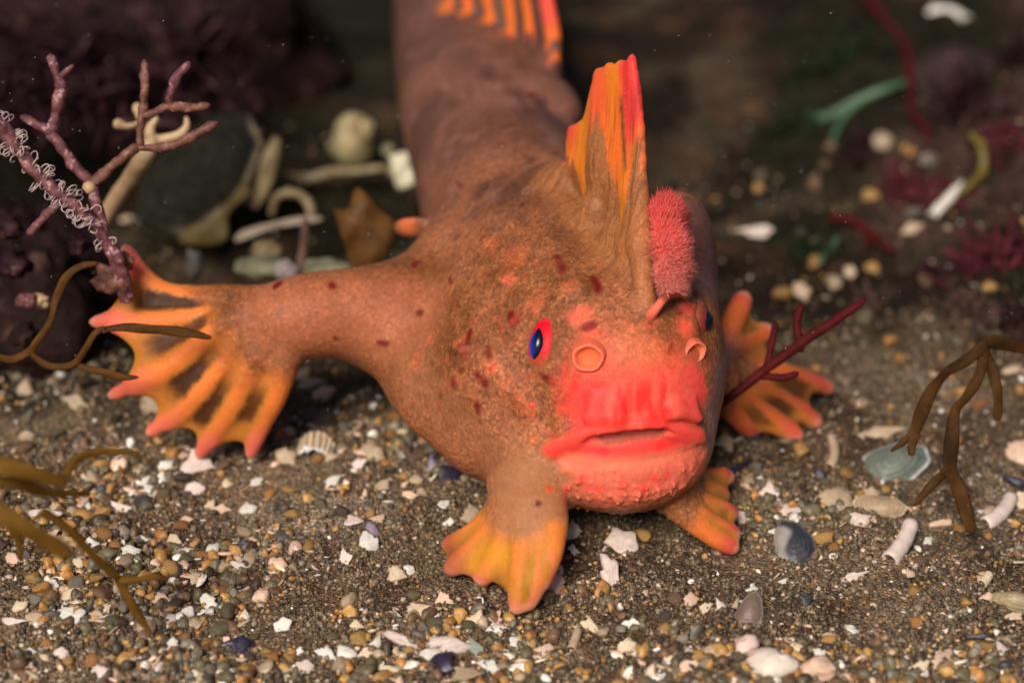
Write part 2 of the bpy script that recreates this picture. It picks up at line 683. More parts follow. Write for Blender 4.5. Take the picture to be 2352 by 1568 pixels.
def spline(pts, n):
    """catmull-rom through points (any dimension), n samples"""
    p = np.asarray(pts, dtype=float)
    if len(p) == 2:
        u = np.linspace(0, 1, n)[:, None]
        return p[0] * (1 - u) + p[1] * u
    e = np.vstack([2 * p[0] - p[1], p, 2 * p[-1] - p[-2]])
    u = np.linspace(0, len(p) - 1 - 1e-6, n)
    i = u.astype(int)
    f = (u - i)[:, None]
    a, b, c, d = e[i], e[i + 1], e[i + 2], e[i + 3]
    return 0.5 * (2 * b + (c - a) * f + (2 * a - 5 * b + 4 * c - d) * f ** 2 + (3 * b - a - 3 * c + d) * f ** 3)


class Fin:
    """rays (px,py,t polylines from root to tip) joined by webs that end short of the tips"""
    def __init__(s, rays, ends, dips, r0, r1, web, n=26, root=0.0):
        s.n = n
        s.root = root
        s.rays = []
        for r in rays:
            q = spline([pt(*x) for x in r], n)
            s.rays.append(q)
        s.ends, s.dips, s.r0, s.r1, s.web = ends, dips, r0, r1, web
        rp, ru = [], []
        for q in s.rays:
            rp.append(q)
            ru.append(np.linspace(0, 1, n))
        s.ray_p, s.ray_u = np.concatenate(rp), np.concatenate(ru)
        wp, wu, wf, wr = [], [], [], []
        s.cols = []
        for i in range(len(s.rays) - 1):
            a, b = s.rays[i], s.rays[i + 1]
            L = max(np.linalg.norm(a - b, axis=1).max(), 0.05)
            nc = max(4, int(L / (web * 1.1)))
            for f in np.linspace(0, 1, nc + 1)[1:-1]:
                e = s.ends[i] * (1 - f) + s.ends[i] * f - s.dips[i] * math.sin(math.pi * f) ** 0.8
                u = np.linspace(0, max(e, 0.05), n)
                g = u * (n - 1)
                k = np.clip(g.astype(int), 0, n - 2)
                w_ = (g - k)[:, None]
                pa = a[k] * (1 - w_) + a[k + 1] * w_
                pb = b[k] * (1 - w_) + b[k + 1] * w_
                c = pa * (1 - f) + pb * f
                s.cols.append(c)
                wp.append(c)
                wu.append(u)
                wf.append(np.full(n, 1 - abs(2 * f - 1)))
                wr.append(np.full(n, i + f))
        # a dense sampling of the same sheet, for colouring
        m = 70
        uu = np.linspace(0, 1, m)
        g = uu * (n - 1)
        k = np.clip(g.astype(int), 0, n - 2)
        w_ = (g - k)[:, None]
        dr = [q[k] * (1 - w_) + q[k + 1] * w_ for q in s.rays]
        ap, au, af, ar = list(dr), [uu] * len(dr), [np.zeros(m)] * len(dr), [np.full(m, float(i)) for i in range(len(dr))]
        for i in range(len(dr) - 1):
            for f in np.arange(0.06, 0.999, 0.06):
                ap.append(dr[i] * (1 - f) + dr[i + 1] * f)
                au.append(uu)
                af.append(np.full(m, 1 - abs(2 * f - 1)))
                ar.append(np.full(m, i + f))
        s.all_p, s.all_u, s.all_f, s.all_r = (np.concatenate(x) for x in (ap, au, af, ar))

    def grow(s, F, k=0.07, kr=0.06):
        for c in s.cols:
            st = max(1, s.n // 9)
            ii = list(range(0, s.n, st))
            if ii[-1] != s.n - 1:
                ii.append(s.n - 1)
            for i, j in zip(ii[:-1], ii[1:]):
                F.cone(c[i], s.web, c[j], s.web, 0.03)
        for q in s.rays:
            for i in range(0, s.n - 1, 2):
                j = min(i + 2, s.n - 1)
                ra, rb = (s.r0 + (s.r1 - s.r0) * w_ + s.root * max(0, 1 - w_ / 0.5) ** 1.5 for w_ in (i / (s.n - 1), j / (s.n - 1)))
                F.cone(q[i], ra, q[j], rb, kr)

    def nearest(s, v):
        """for every vertex: distance to the fin, place along the ray (0..1), place between rays (0 on a ray)"""
        full = np.tile((9.0, 0.0, 0.0, 0.0), (len(v), 1))
        box = np.all((v > s.all_p.min(0) - 1.3) & (v < s.all_p.max(0) + 1.3), axis=1)
        ids = np.where(box)[0]
        v = v[ids]
        out = np.empty((len(v), 4))
        ap = s.all_p.astype(np.float32)
        for i in range(0, len(v), 2500):
            q = v[i:i + 2500].astype(np.float32)
            d2 = ((q ** 2).sum(1)[:, None] + (ap ** 2).sum(1)[None] - 2 * q @ ap.T)
            j = d2.argmin(1)
            out[i:i + 2500, 0] = np.sqrt(np.maximum(d2[np.arange(len(q)), j], 0))
            out[i:i + 2500, 1] = s.all_u[j]
            out[i:i + 2500, 2] = s.all_f[j]
            out[i:i + 2500, 3] = s.all_r[j]
        full[ids] = out
        return full


HV = 0.03
fins = {}
# far (left in the picture) pectoral, spread like a hand, tips resting on the gravel
W0 = (612, 738, 21.5)
fins['pectoral_a'] = Fin(
    [[(600, 705, 21.5), (494, 690, 21.55), (385, 676, 21.6), (334, 640, 21.6), (288, 570, 21.6)],
     [(590, 722, 21.5), (511, 722, 21.5), (440, 729, 21.5), (320, 741, 21.5), (214, 739, 21.55)],
     [(596, 738, 21.45), (522, 745, 21.4), (442, 803, 21.4), (355, 862, 21.45), (255, 908, 21.6)],
     [(612, 748, 21.45), (556, 785, 21.4), (476, 879, 21.45), (412, 946, 21.6), (343, 993, 21.75)],
     [(634, 758, 21.45), (588, 822, 21.4), (546, 907, 21.5), (496, 984, 21.7), (458, 1043, 21.9)],
     [(664, 762, 21.45), (652, 832, 21.4), (634, 907, 21.5), (606, 968, 21.7), (574, 1044, 21.9)]],
    [0.95, 0.93, 0.92, 0.91, 0.93], [0.08, 0.14, 0.12, 0.12, 0.09], 0.135, 0.047, 0.060, root=0.08)
# near pelvic foot under the cheek
fins['pelvic_a'] = Fin(
    [[(1180, 1155, 20.1), (1120, 1200, 20.15), (1060, 1238, 20.3), (1030, 1252, 20.4)],
     [(1185, 1165, 20.05), (1130, 1222, 20.05), (1070, 1275, 20.1), (1035, 1308, 20.15)],
     [(1195, 1170, 20.0), (1160, 1240, 19.9), (1130, 1295, 19.9), (1108, 1330, 19.95)],
     [(1215, 1175, 19.95), (1205, 1250, 19.75), (1195, 1330, 19.6), (1186, 1396, 19.6)],
     [(1235, 1172, 19.95), (1245, 1240, 19.75), (1236, 1320, 19.6), (1214, 1386, 19.6)],
     [(1252, 1165, 19.95), (1272, 1215, 19.8), (1270, 1270, 19.65), (1246, 1335, 19.62)]],
    [0.97, 0.95, 0.86, 0.97, 0.97], [0.05, 0.05, 0.06, 0.02, 0.02], 0.095, 0.055, 0.055, root=0.12)
fins['pelvic_b'] = Fin(
    [[(1535, 1135, 20.5), (1590, 1195, 20.4), (1640, 1235, 20.45), (1684, 1258, 20.5)],
     [(1545, 1130, 20.5), (1600, 1180, 20.45), (1650, 1212, 20.55), (1686, 1228, 20.6)],
     [(1550, 1122, 20.55), (1606, 1150, 20.6), (1650, 1168, 20.75), (1682, 1182, 20.85)],
     [(1550, 1112, 20.6), (1600, 1118, 20.8), (1636, 1130, 20.95), (1660, 1140, 21.05)],
     [(1545, 1105, 20.6), (1600, 1100, 20.95), (1640, 1096, 21.1), (1672, 1094, 21.2)]],
    [0.95, 0.93, 0.92, 0.92], [0.03, 0.04, 0.05, 0.06], 0.085, 0.055, 0.06, root=0.08)
fins['pectoral_b'] = Fin(
    [[(1630, 850, 22.0), (1668, 770, 22.2), (1690, 720, 22.4), (1708, 685, 22.5)],
     [(1640, 850, 22.0), (1690, 790, 22.3), (1730, 770, 22.6), (1762, 762, 22.7)],
     [(1645, 862, 22.0), (1720, 850, 22.4), (1820, 860, 22.8), (1905, 892, 23.1)],
     [(1645, 872, 22.0), (1720, 885, 22.3), (1800, 925, 22.6), (1876, 970, 22.75)],
     [(1642, 880, 22.0), (1700, 910, 22.2), (1770, 960, 22.35), (1832, 1002, 22.45)],
     [(1636, 888, 22.0), (1670, 930, 22.1), (1700, 960, 22.2), (1722, 984, 22.3)]],
    [0.85, 0.62, 0.9, 0.92, 0.92], [0.12, 0.06, 0.08, 0.08, 0.06], 0.105, 0.065, 0.065)
# the tall crest (first dorsal) and the long second dorsal behind it
fins['dorsal_a'] = Fin(
    [[(1474, 560, 19.95), (1474, 400, 20.1), (1467, 250, 20.2), (1452, 132, 20.25)],
     [(1448, 545, 20.1), (1446, 400, 20.25), (1438, 270, 20.35), (1428, 145, 20.4)],
     [(1422, 575, 20.6), (1415, 400, 20.45), (1408, 270, 20.55), (1402, 152, 20.6)],
     [(1378, 560, 21.0), (1367, 400, 20.65), (1367, 280, 20.75), (1374, 165, 20.8)],
     [(1354, 520, 21.3), (1350, 410, 20.9), (1350, 330, 20.95), (1351, 270, 21.0)],
     [(1322, 470, 21.6), (1314, 390, 21.2), (1312, 335, 21.3), (1314, 296, 21.3)]],
    [1.0, 1.0, 1.0, 0.97, 0.97], [0.03, 0.03, 0.02, -0.0, 0.02], 0.062, 0.042, 0.046)
fins['dorsal_b'] = Fin(
    [[(1262, 190, 24.9), (1272, 110, 25.0), (1266, 40, 25.1), (1246, -60, 25.2)],
     [(1226, 175, 25.2), (1228, 100, 25.3), (1220, 30, 25.4), (1206, -70, 25.5)],
     [(1186, 160, 25.5), (1186, 90, 25.6), (1180, 20, 25.7), (1164, -80, 25.8)],
     [(1146, 140, 25.8), (1140, 70, 25.9), (1128, 0, 26.0), (1104, -90, 26.1)],
     [(1100, 110, 26.1), (1090, 50, 26.2), (1076, -20, 26.3), (1050, -100, 26.4)],
     [(1062, 80, 26.4), (1046, 20, 26.5), (1030, -40, 26.6), (1000, -110, 26.7)]],
    [0.95] * 5, [0.05] * 5, 0.10, 0.07, 0.06)

fins['caudal'] = Fin(
    [[(1082, -140, 34.2), (1120, -190, 35.2), (1180, -240, 36.0)], [(1082, -145, 34.3), (1100, -190, 35.4), (1130, -260, 36.4)],
     [(1082, -150, 34.3), (1084, -200, 35.5), (1084, -255, 36.6)], [(1082, -145, 34.3), (1066, -190, 35.4), (1040, -240, 36.4)],
     [(1082, -140, 34.2), (1046, -180, 35.2), (990, -215, 36.0)]], [0.95] * 4, [0.06] * 4, 0.12, 0.06, 0.06)


def build_fish_field():
    F = Field((-4.9, -2.3, -0.4), (4.1, 15.2, 4.9), HV)
    # trunk, tail end first
    tr = spline([(*P(1082, -150, 34.5), 60 * K * 34), (*P(1084, -110, 32.5), 120 * K * 32), (*P(1088, -20, 30.0), 172 * K * 30), (*P(1095, 120, 28.0), 184 * K * 28), (*P(1113, 260, 25.9), 186 * K * 25.9),
                 (*P(1146, 400, 24.3), 188 * K * 24.3), (*P(1225, 590, 22.7), 232 * K * 22.7), (*P(1290, 700, 21.8), 250 * K * 21.8)], 26)
    F.chain([(q[:3], q[3]) for q in tr], 0.12)
    F.ball(pt(1250, 262, 24.6), 0.44, 0.35)
    F.ball(pt(1300, 255, 24.2), 0.16, 0.25)
    # head
    F.ball(pt(1385, 830, 21.0), (1.26, 1.3, 1.28), 0.4)
    F.ball(pt(1195, 800, 21.4), (1.02, 1.1, 1.05), 0.45)
    F.ball(pt(1450, 900, 20.45), (0.80, 0.72, 0.92), 0.35)
    F.ball(pt(1430, 1030, 20.45), (0.86, 0.70, 0.55), 0.3)
    F.ball(pt(1412, 1062, 20.42), (0.66, 0.60, 0.31), 0.25)
    F.ball(pt(1170, 890, 21.0), 0.80, 0.4)
    F.ball(pt(1245, 1000, 20.75), 0.58, 0.4)
    F.ball(pt(1320, 640, 21.65), (0.95, 1.0, 0.9), 0.45)
    F.ball(pt(1555, 600, 21.5), (0.42, 0.7, 0.75), 0.4)
    # arms
    F.chain([pr(1010, 745, 21.9, 120), pr(900, 724, 21.7, 98), pr(800, 719, 21.6, 86), pr(700, 726, 21.5, 81), pr(625, 735, 21.5, 62), pr(580, 735, 21.5, 40)], 0.3)
    F.chain([pr(1560, 840, 21.8, 90), pr(1640, 865, 22.0, 60)], 0.2)
    F.chain([pr(880, 775, 21.7, 66), pr(1000, 880, 21.3, 92), pr(1110, 985, 21.0, 100)], 0.35)
    F.chain([pr(920, 690, 21.9, 74), pr(1030, 610, 22.3, 90)], 0.35)
    F.ball(pt(950, 522, 22.75), (0.24, 0.05, 0.13), 0.06)
    # legs
    F.chain([pr(1225, 1060, 20.6, 95), pr(1212, 1120, 20.25, 80), pr(1212, 1170, 20.05, 62)], 0.25)
    F.chain([pr(1470, 1080, 20.7, 80), pr(1545, 1120, 20.6, 42)], 0.2)
    # fleshy root of the crest: a thick ridge that thins upwards
    F.chain([pr(1486, 716, 19.86, 22), pr(1470, 560, 19.9, 30), pr(1471, 430, 20.05, 20)], 0.10)
    F.chain([pr(1450, 695, 20.15, 30), pr(1446, 560, 20.2, 21), pr(1444, 440, 20.3, 14)], 0.16)
    F.chain([pr(1410, 650, 20.5, 32), pr(1410, 540, 20.45, 20), pr(1412, 420, 20.5, 13)], 0.16)
    F.chain([pr(1360, 570, 20.95, 40), pr(1366, 480, 20.75, 22), pr(1374, 400, 20.75, 13)], 0.18)
    F.chain([pr(1290, 440, 21.6, 80), pr(1325, 390, 21.25, 26)], 0.25)
    F.chain([pr(1240, 240, 25.0, 50), pr(1230, 160, 25.4, 30)], 0.3)
    F.chain([pr(1180, 220, 25.7, 50), pr(1182, 140, 25.7, 26)], 0.3)
    F.chain([pr(1130, 200, 26.3, 50), pr(1110, 110, 26.2, 26)], 0.3)
    for k, f in fins.items():
        f.grow(F, kr=0.10 if 'pectoral' in k else (0.08 if 'dorsal' not in k else 0.035))
    for i in range(3):        # webs blend where they leave wrist and ankle
        pass
    # brow swellings round the eyes
    F.ball(pt(1243, 785, 20.45), (0.33, 0.22, 0.44), 0.2)
    F.ball(pt(1605, 738, 20.55), (0.16, 0.30, 0.32), 0.18)
    F.ball(pt(1335, 722, 20.05), 0.14, 0.15)
    F.ball(pt(1352, 768, 19.95), 0.10, 0.12)
    F.ball(pt(1578, 708, 20.1), 0.12, 0.12)
    F.ball(pt(1575, 755, 20.0), 0.11, 0.12)
    # cheek lumps
    for a in ((1165, 640, 26), (1130, 840, 20), (1195, 910, 24), (1160, 885, 20), (1215, 940, 18), (1300, 670, 22), (1225, 640, 20), (1195, 690, 18),
              (1060, 690, 18), (1060, 800, 20), (1280, 620, 22), (1100, 560, 24), (1240, 1010, 18), (1330, 660, 16), (1180, 520, 14)):
        q, t = surf_pt(F, a[0], a[1])
        if q is not None:
            r = a[2] * K * t
            F.ball(q + DV * r * 0.55, r, 0.12)
    return F


def surf_pt(F, px, py):
    """first point of the field's surface along the line of sight, and its depth"""
    ts = np.arange(18.6, 30, 0.015)
    q = CAM + ts[:, None] * (DV + (px - 1176) * K * RV + (784 - py) * K * UV)
    g = np.round((q - F.lo) / F.h).astype(int)
    ok = np.all((g >= 0) & (g < np.array(F.n)), axis=1)
    val = np.full(len(ts), 9.0)
    gi = g[ok]
    val[ok] = F.a[gi[:, 0], gi[:, 1], gi[:, 2]]
    i = np.argmax(val < 0)
    if val[i] >= 0:
        return None, None
    return q[i], float(ts[i])


def on(F, px, py, out=0.0):
    q, t = surf_pt(F, px, py)
    if q is None:
        q, t = pt(px, py, 20.4), 20.4
    return q - DV * out


def on_t(px, py):
    q, t = surf_pt(FF, px, py)
    return t if t else 19.8


def strip(F, pts, k, base=None, sub=False, out=0.0):
    """a round strip laid along the surface through picture places (px, py, rpx)"""
    q = spline([(x[0], x[1], x[2]) for x in pts], 6 * len(pts))
    ch = []
    for x in q:
        p = on(base or F, x[0], x[1], out)
        ch.append((p, x[2] * K * 20.0))
    # even the depth out along the strip
    pp = np.array([c[0] for c in ch])
    for _ in range(3):
        pp[1:-1] = 0.25 * pp[:-2] + 0.5 * pp[1:-1] + 0.25 * pp[2:]
    F.chain([(pp[i], ch[i][1]) for i in range(len(ch))], k, sub)


class Copy:
    pass


def build_face(F):
    B = Copy()
    B.a, B.lo, B.h, B.n = F.a.copy(), F.lo, F.h, F.n
    # snout plate above the mouth
    # groove along the mouth, then the lips on both sides of it
    strip(F, [(1258, 1036, 4), (1345, 1012, 6), (1440, 1000, 8), (1520, 995, 6), (1606, 1008, 4)], 0.05, B, sub=True, out=0.02)
    strip(F, [(1256, 1030, 5), (1300, 1014, 8), (1350, 994, 8), (1440, 978, 7), (1520, 974, 7), (1570, 988, 8), (1612, 1002, 5)], 0.12, B, out=0.0)
    strip(F, [(1345, 1011, 3), (1390, 1004, 5), (1450, 997, 7), (1505, 990, 5), (1535, 987, 3)], 0.05, B, sub=True, out=0.035)
    strip(F, [(1250, 1043, 1.6), (1290, 1036, 2.4), (1330, 1022, 2.6), (1370, 1009, 2.4), (1450, 1001, 2.6), (1530, 993, 2.4), (1572, 1002, 2.4), (1612, 1010, 1.6)], 0.015, F, sub=True, out=0.0)
    strip(F, [(1262, 1062, 1.4), (1330, 1070, 2.2), (1440, 1062, 2.4), (1550, 1044, 2.2), (1612, 1022, 1.4)], 0.02, F, sub=True, out=0.0)
    # skirted flaps over the upper lip
    for pts_, top in (([(1343, 962), (1362, 963), (1386, 961), (1410, 962), (1430, 958)], (1392, 905)),
                      ([(1530, 954), (1545, 951), (1562, 950), (1582, 954), (1603, 960)], (1562, 912))):
        a = [on(B, x, y, 0.06 if pts_[0][0] < 1500 else 0.12) for x, y in pts_]
        t_ = on(B, top[0], top[1], 0.02)
        for q0, q1 in zip(a[:-1], a[1:]):
            F.cone(q0, 0.034, q1, 0.034, 0.03)
        xm = np.mean([x for x, y in pts_])
        fine = spline(pts_, 17)
        ed = spline(a, 17)
        for (x, y), q0 in zip(fine, ed):
            F.cone(on(B, xm + (x - xm) * 0.72, top[1] + 6, -0.01), 0.03, q0, 0.030, 0.05)
    # ridges running down the snout
    for k, x in enumerate(np.linspace(1415, 1535, 9)):
        strip(F, [(x + 4, 880, 3.2), (x + 1, 915, 4.0), (x - 3, 962, 3.0)], 0.03, B, out=0.0)
    # brow and cheek folds round the snout
    strip(F, [(1300, 905, 7), (1316, 860, 7), (1322, 820, 5)], 0.06, B, out=0.01)
    strip(F, [(1292, 1000, 8), (1280, 950, 7), (1294, 905, 7)], 0.06, B, out=0.0)
    # warts of the chin: rows of small soft pegs
    r2 = np.random.default_rng(21)
    for row, (y0, nx, rr) in enumerate(((1082, 19, 6.2), (1098, 22, 7.2), (1115, 22, 7.5), (1131, 21, 7.5), (1146, 19, 7.0))):
        for x in np.linspace(1262 + row * 16, 1610 - row * 10, nx):
            xx = x + r2.uniform(-7, 7)
            bow = -34 * ((xx - 1430) / 180.0) ** 2
            yy = y0 + bow + r2.uniform(-6, 6)
            q, t = surf_pt(B, xx, yy)
            if q is None:
                continue
            r = rr * K * t * r2.uniform(0.6, 1.15)
            F.cone(q + DV * r * 0.3, r, q - DV * r * r2.uniform(0.8, 1.7) - UV * r * r2.uniform(0.6, 1.9), r * 0.5, 0.022)
    for x in np.linspace(1300, 1560, 27):        # fringe along the lower edge
        xx = x + r2.uniform(-5, 5)
        ys = [y for y in range(1080, 1200, 3) if surf_pt(B, xx, y)[0] is not None and surf_pt(B, xx, y)[1] < 21.4]
        if not ys:
            continue
        q, t = surf_pt(B, xx, ys[-1])
        if q[2] < 0.2:
            continue
        r = r2.uniform(3.5, 7) * K * t
        F.cone(q + UV * r, r, q - UV * r * r2.uniform(0.6, 1.8), r * 0.4, 0.03)
    for k in range(95):                             # small papillae along the shaded jaw and flank
        yy = r2.uniform(640, 1100)
        xs = [x for x in range(1560, 1700, 3) if surf_pt(B, x, yy)[0] is not None and surf_pt(B, x, yy)[1] < 21.9]
        if not xs:
            continue
        xx = xs[-1] - abs(r2.normal(0, 14))
        q, t = surf_pt(B, xx, yy)
        if q is None:
            continue
        r = r2.uniform(2.4, 4.6) * K * t * (0.6 if yy < 800 else 1)
        F.cone(q, r, q + (RV * 0.9 - DV * 0.5) * r * r2.uniform(0.7, 1.5), r * 0.5, 0.03)
    # nostril sockets
    F.ball(on(B, 1352, 819, 0.0), 0.10, 0.03, sub=True)
    return B


def vertex_normals(v, f):
    a = v[f[:, 2]] - v[f[:, 0]]
    b = v[f[:, 3]] - v[f[:, 1]]
    n = np.cross(a, b)
    out = np.zeros_like(v)
    for k in range(4):
        for q in range(3):
            out[:, q] += np.bincount(f[:, k], n[:, q], len(v))
    return out / (np.linalg.norm(out, axis=1, keepdims=True) + 1e-12)


def smooth_mesh(v, f, it=2, lam=0.5):
    e = np.concatenate([f[:, [0, 1]], f[:, [1, 2]], f[:, [2, 3]], f[:, [3, 0]]])
    a = np.concatenate([e[:, 0], e[:, 1]])
    b = np.concatenate([e[:, 1], e[:, 0]])
    cnt = np.bincount(a, minlength=len(v))
    for _ in range(it):
        m = np.stack([np.bincount(a, v[b, q], len(v)) for q in range(3)], -1) / np.maximum(cnt, 1)[:, None]
        v = v + lam * (m - v)
    return v


FF = build_fish_field()
FB = build_face(FF)
fv, ff = FF.surface()
fv = smooth_mesh(fv, ff, 2, 0.45)
fn = vertex_normals(fv, ff)


def paint_fish(v, n):
    """the fish's own colouring, laid on from points of its skin"""
    col = np.zeros((len(v), 3))
    head = np.array((0.47, 0.158, 0.064))
    olive = np.array((0.32, 0.108, 0.032))
    arm = np.array((0.48, 0.155, 0.070))
    rear = np.array((0.150, 0.062, 0.040))
    flank = np.array((0.26, 0.105, 0.068))
    wv = fbm(v * 1.1 + 5, 3)
    k = sstep(0.35, 0.65, wv)[:, None]
    col[:] = head * k + olive * (1 - k)
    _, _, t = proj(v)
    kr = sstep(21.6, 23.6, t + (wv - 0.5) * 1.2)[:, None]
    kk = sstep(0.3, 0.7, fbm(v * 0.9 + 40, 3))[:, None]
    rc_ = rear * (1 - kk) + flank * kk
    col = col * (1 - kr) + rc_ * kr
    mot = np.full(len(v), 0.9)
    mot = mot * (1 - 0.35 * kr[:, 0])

    nz = fbm(v * 3.0 + 11, 4) - 0.5
    nz2 = fbm(v * 8.0 + 21, 3) - 0.5

    def lay(w, c, m=None):
        nonlocal col, mot
        w = np.clip(w, 0, 1)
        col = col * (1 - w[:, None]) + np.array(c) * w[:, None]
        if m is not None:
            mot = mot * (1 - w) + m * w

    def dist(pts):
        """distance to a chain of skin points"""
        q = [on(FF, x, y) for x, y in pts]
        if len(q) == 1:
            return np.linalg.norm(v - q[0], axis=1)
        d = np.full(len(v), 99.0)
        for a, b in zip(q[:-1], q[1:]):
            e = b - a
            tt = np.clip(((v - a) @ e) / (e @ e + 1e-9), 0, 1)
            d = np.minimum(d, np.linalg.norm(v - a - tt[:, None] * e, axis=1))
        return d

    def spot(pts, rpx, c, a=1.0, soft=0.5, m=None, rag=0.6):
        r = rpx * K * 20.3
        d = dist(pts) + nz * r * rag + nz2 * r * rag * 0.8
        lay(a * (1 - sstep(r * (1 - soft), r * (1 + soft), d)), c, m)

    # arm and belly are smoother and more orange
    spot([(640, 735), (760, 715), (900, 720), (960, 750)], 110, arm, 0.9, 0.6, 0.45)
    spot([(940, 860), (1060, 980), (1140, 1080)], 70, (0.38, 0.145, 0.066), 0.7, 0.8, 0.5)
    spot([(1215, 1120), (1212, 1190)], 100, (0.47, 0.195, 0.080), 0.9, 0.5, 0.25)
    # side of the head turned away, its grey-violet shade painted in
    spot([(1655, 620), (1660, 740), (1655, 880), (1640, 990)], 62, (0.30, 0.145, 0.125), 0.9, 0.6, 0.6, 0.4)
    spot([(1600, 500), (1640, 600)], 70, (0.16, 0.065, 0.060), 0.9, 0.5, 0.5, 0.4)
    # red face
    red = (0.97, 0.082, 0.066)
    spot([(1400, 850), (1480, 860), (1560, 850)], 74, (0.90, 0.130, 0.060), 0.9, 0.95, 0.3, 0.9)
    spot([(1335, 900), (1345, 970)], 46, red, 0.9, 0.95, 0.2, 1.0)
    spot([(1390, 930), (1480, 930), (1560, 930)], 64, red, 0.95, 0.8, 0.2, 0.8)
    spot([(1600, 945), (1604, 900), (1592, 860)], 26, red, 0.9, 0.4, 0.2, 0.4)
    spot([(1345, 960), (1345, 905), (1385, 880)], 9, (0.90, 0.03, 0.02), 0.55, 0.7, 0.1)
    spot([(1432, 975), (1490, 978), (1525, 958)], 18, (0.92, 0.022, 0.018), 0.75, 0.8, 0.1)
    spot([(1262, 1035), (1340, 1012), (1440, 985), (1540, 985), (1605, 1003)], 20, (0.95, 0.085, 0.060), 0.95, 0.6, 0.08, 0.5)
    spot([(1290, 1042), (1360, 1042), (1450, 1034), (1540, 1022), (1595, 1012)], 20, (0.95, 0.068, 0.054), 0.95, 0.6, 0.08, 0.5)
    spot([(1360, 1046), (1385, 1040)], 14, (0.90, 0.02, 0.03), 0.9, 0.6, 0.05)
    spot([(1520, 1030), (1545, 1022)], 16, (0.90, 0.02, 0.03), 0.9, 0.6, 0.05)
    spot([(1305, 1062), (1370, 1076), (1460, 1072), (1560, 1056)], 24, (0.90, 0.22, 0.115), 0.95, 0.5, 0.1, 0.3)
    spot([(1365, 1108), (1400, 1122), (1450, 1122), (1540, 1102), (1585, 1072)], 46, (0.88, 0.165, 0.100), 0.92, 1.0, 0.35, 1.2)
    for x, y in ((1335, 1098), (1352, 1118), (1302, 1122), (1430, 1095), (1428, 1112), (1376, 1122), (1480, 1120), (1505, 1098), (1530, 1090), (1262, 1122)):
        spot([(x, y)], 9, (0.90, 0.05, 0.04), 0.8, 0.8, 0.1)
    spot([(1380, 1002), (1450, 997), (1515, 990)], 10, (0.36, 0.065, 0.050), 0.95, 0.5, 0.1, 0.2)
    net = np.exp(-((fbm(v * 4.6 + 3, 2) - 0.5) / 0.028) ** 2) + np.exp(-((fbm(v * 5.2 + 50, 2) - 0.5) / 0.028) ** 2)
    dn = dist([(1400, 850), (1470, 880), (1480, 930), (1550, 900)])
    lay(0.16 * np.clip(net, 0, 1) * (1 - sstep(0.22, 0.42, dn)), (0.92, 0.27, 0.17), 0.1)
    ds = dist([(1425, 935), (1470, 925), (1520, 930)])
    sn = fbm(np.stack([v[:, 0] * 13 + 2, v[:, 1] * 3, v[:, 2] * 2.0], -1), 2)
    lay(0.75 * sstep(0.5, 0.62, sn) * (1 - sstep(0.12, 0.30, ds)), (0.90, 0.028, 0.022), 0.1)
    lay(0.35 * sstep(0.5, 0.40, sn) * (1 - sstep(0.12, 0.30, ds)), (0.93, 0.20, 0.12), 0.1)
    # round the eyes
    spot([(1338, 722), (1322, 730)], 19, (0.88, 0.16, 0.08), 0.85, 0.6, 0.3)
    spot([(1356, 765)], 18, (0.88, 0.12, 0.06), 0.85, 0.6, 0.3)
    spot([(1578, 708)], 20, (0.80, 0.10, 0.06), 0.8, 0.5, 0.3)
    spot([(1575, 752)], 22, (0.85, 0.11, 0.06), 0.85, 0.6, 0.3)
    spot([(935, 522)], 26, (0.72, 0.16, 0.05), 0.8, 0.6, 0.2)
    spot([(1505, 735), (1490, 745)], 14, (0.85, 0.15, 0.07), 0.6, 0.8, 0.3)
    spot([(1440, 790), (1480, 800)], 40, (0.75, 0.22, 0.09), 0.6, 0.8, 0.6)
    # orange blotches of the cheek
    for x, y, r in ((1165, 640, 24), (1180, 590, 34), (1130, 560, 24), (1130, 842, 17), (1170, 880, 18), (1200, 915, 26), (1220, 945, 14), (1190, 408, 9),
                    (1060, 790, 18), (990, 775, 16), (955, 830, 14), (1230, 700, 26), (1225, 1005, 14), (1310, 655, 18)):
        spot([(x, y)], r, (0.72, 0.17, 0.06), 0.62, 0.8, 0.8)
    for x, y, r in ((1130, 845, 8), (1165, 640, 9), (1190, 405, 7), (1222, 930, 8), (1270, 1000, 8)):
        spot([(x, y)], r, (0.88, 0.10, 0.05), 0.8, 0.8)
    # dark red flecks
    for pts, r in (([(1278, 590), (1292, 620)], 13), ([(1362, 640), (1375, 668)], 10), ([(1176, 725), (1182, 740)], 11), ([(1238, 440), (1244, 475)], 10),
                   ([(1050, 420), (1060, 428)], 6), ([(1165, 436)], 8), ([(1345, 752), (1362, 746)], 8), ([(1245, 860), (1265, 876)], 8), ([(1045, 880)], 13),
                   ([(1095, 930), (1100, 945)], 11), ([(762, 656)], 12), ([(633, 658), (640, 652)], 9), ([(870, 786), (893, 790)], 8), ([(770, 775)], 8),
                   ([(965, 720)], 9), ([(1035, 640), (1040, 655)], 8), ([(950, 610), (958, 600)], 8), ([(1230, 215), (1215, 222)], 9), ([(1120, 800), (1125, 820)], 7),
                   ([(1560, 720)], 6), ([(1540, 790), (1536, 810)], 6), ([(1495, 742)], 6), ([(1640, 560)], 10), ([(1655, 700)], 8), ([(1300, 470)], 7),
                   ([(1080, 760), (1075, 790)], 7), ([(1100, 860), (1115, 880)], 9), ([(1060, 850)], 8), ([(1200, 470)], 8), ([(1150, 330)], 9), ([(1090, 300)], 7),
                   ([(1060, 800), (1066, 815)], 9), ([(885, 940)], 7), ([(1236, 1155)], 8), ([(1385, 1090)], 5), ([(1240, 880)], 6), ([(1290, 520)], 7)):
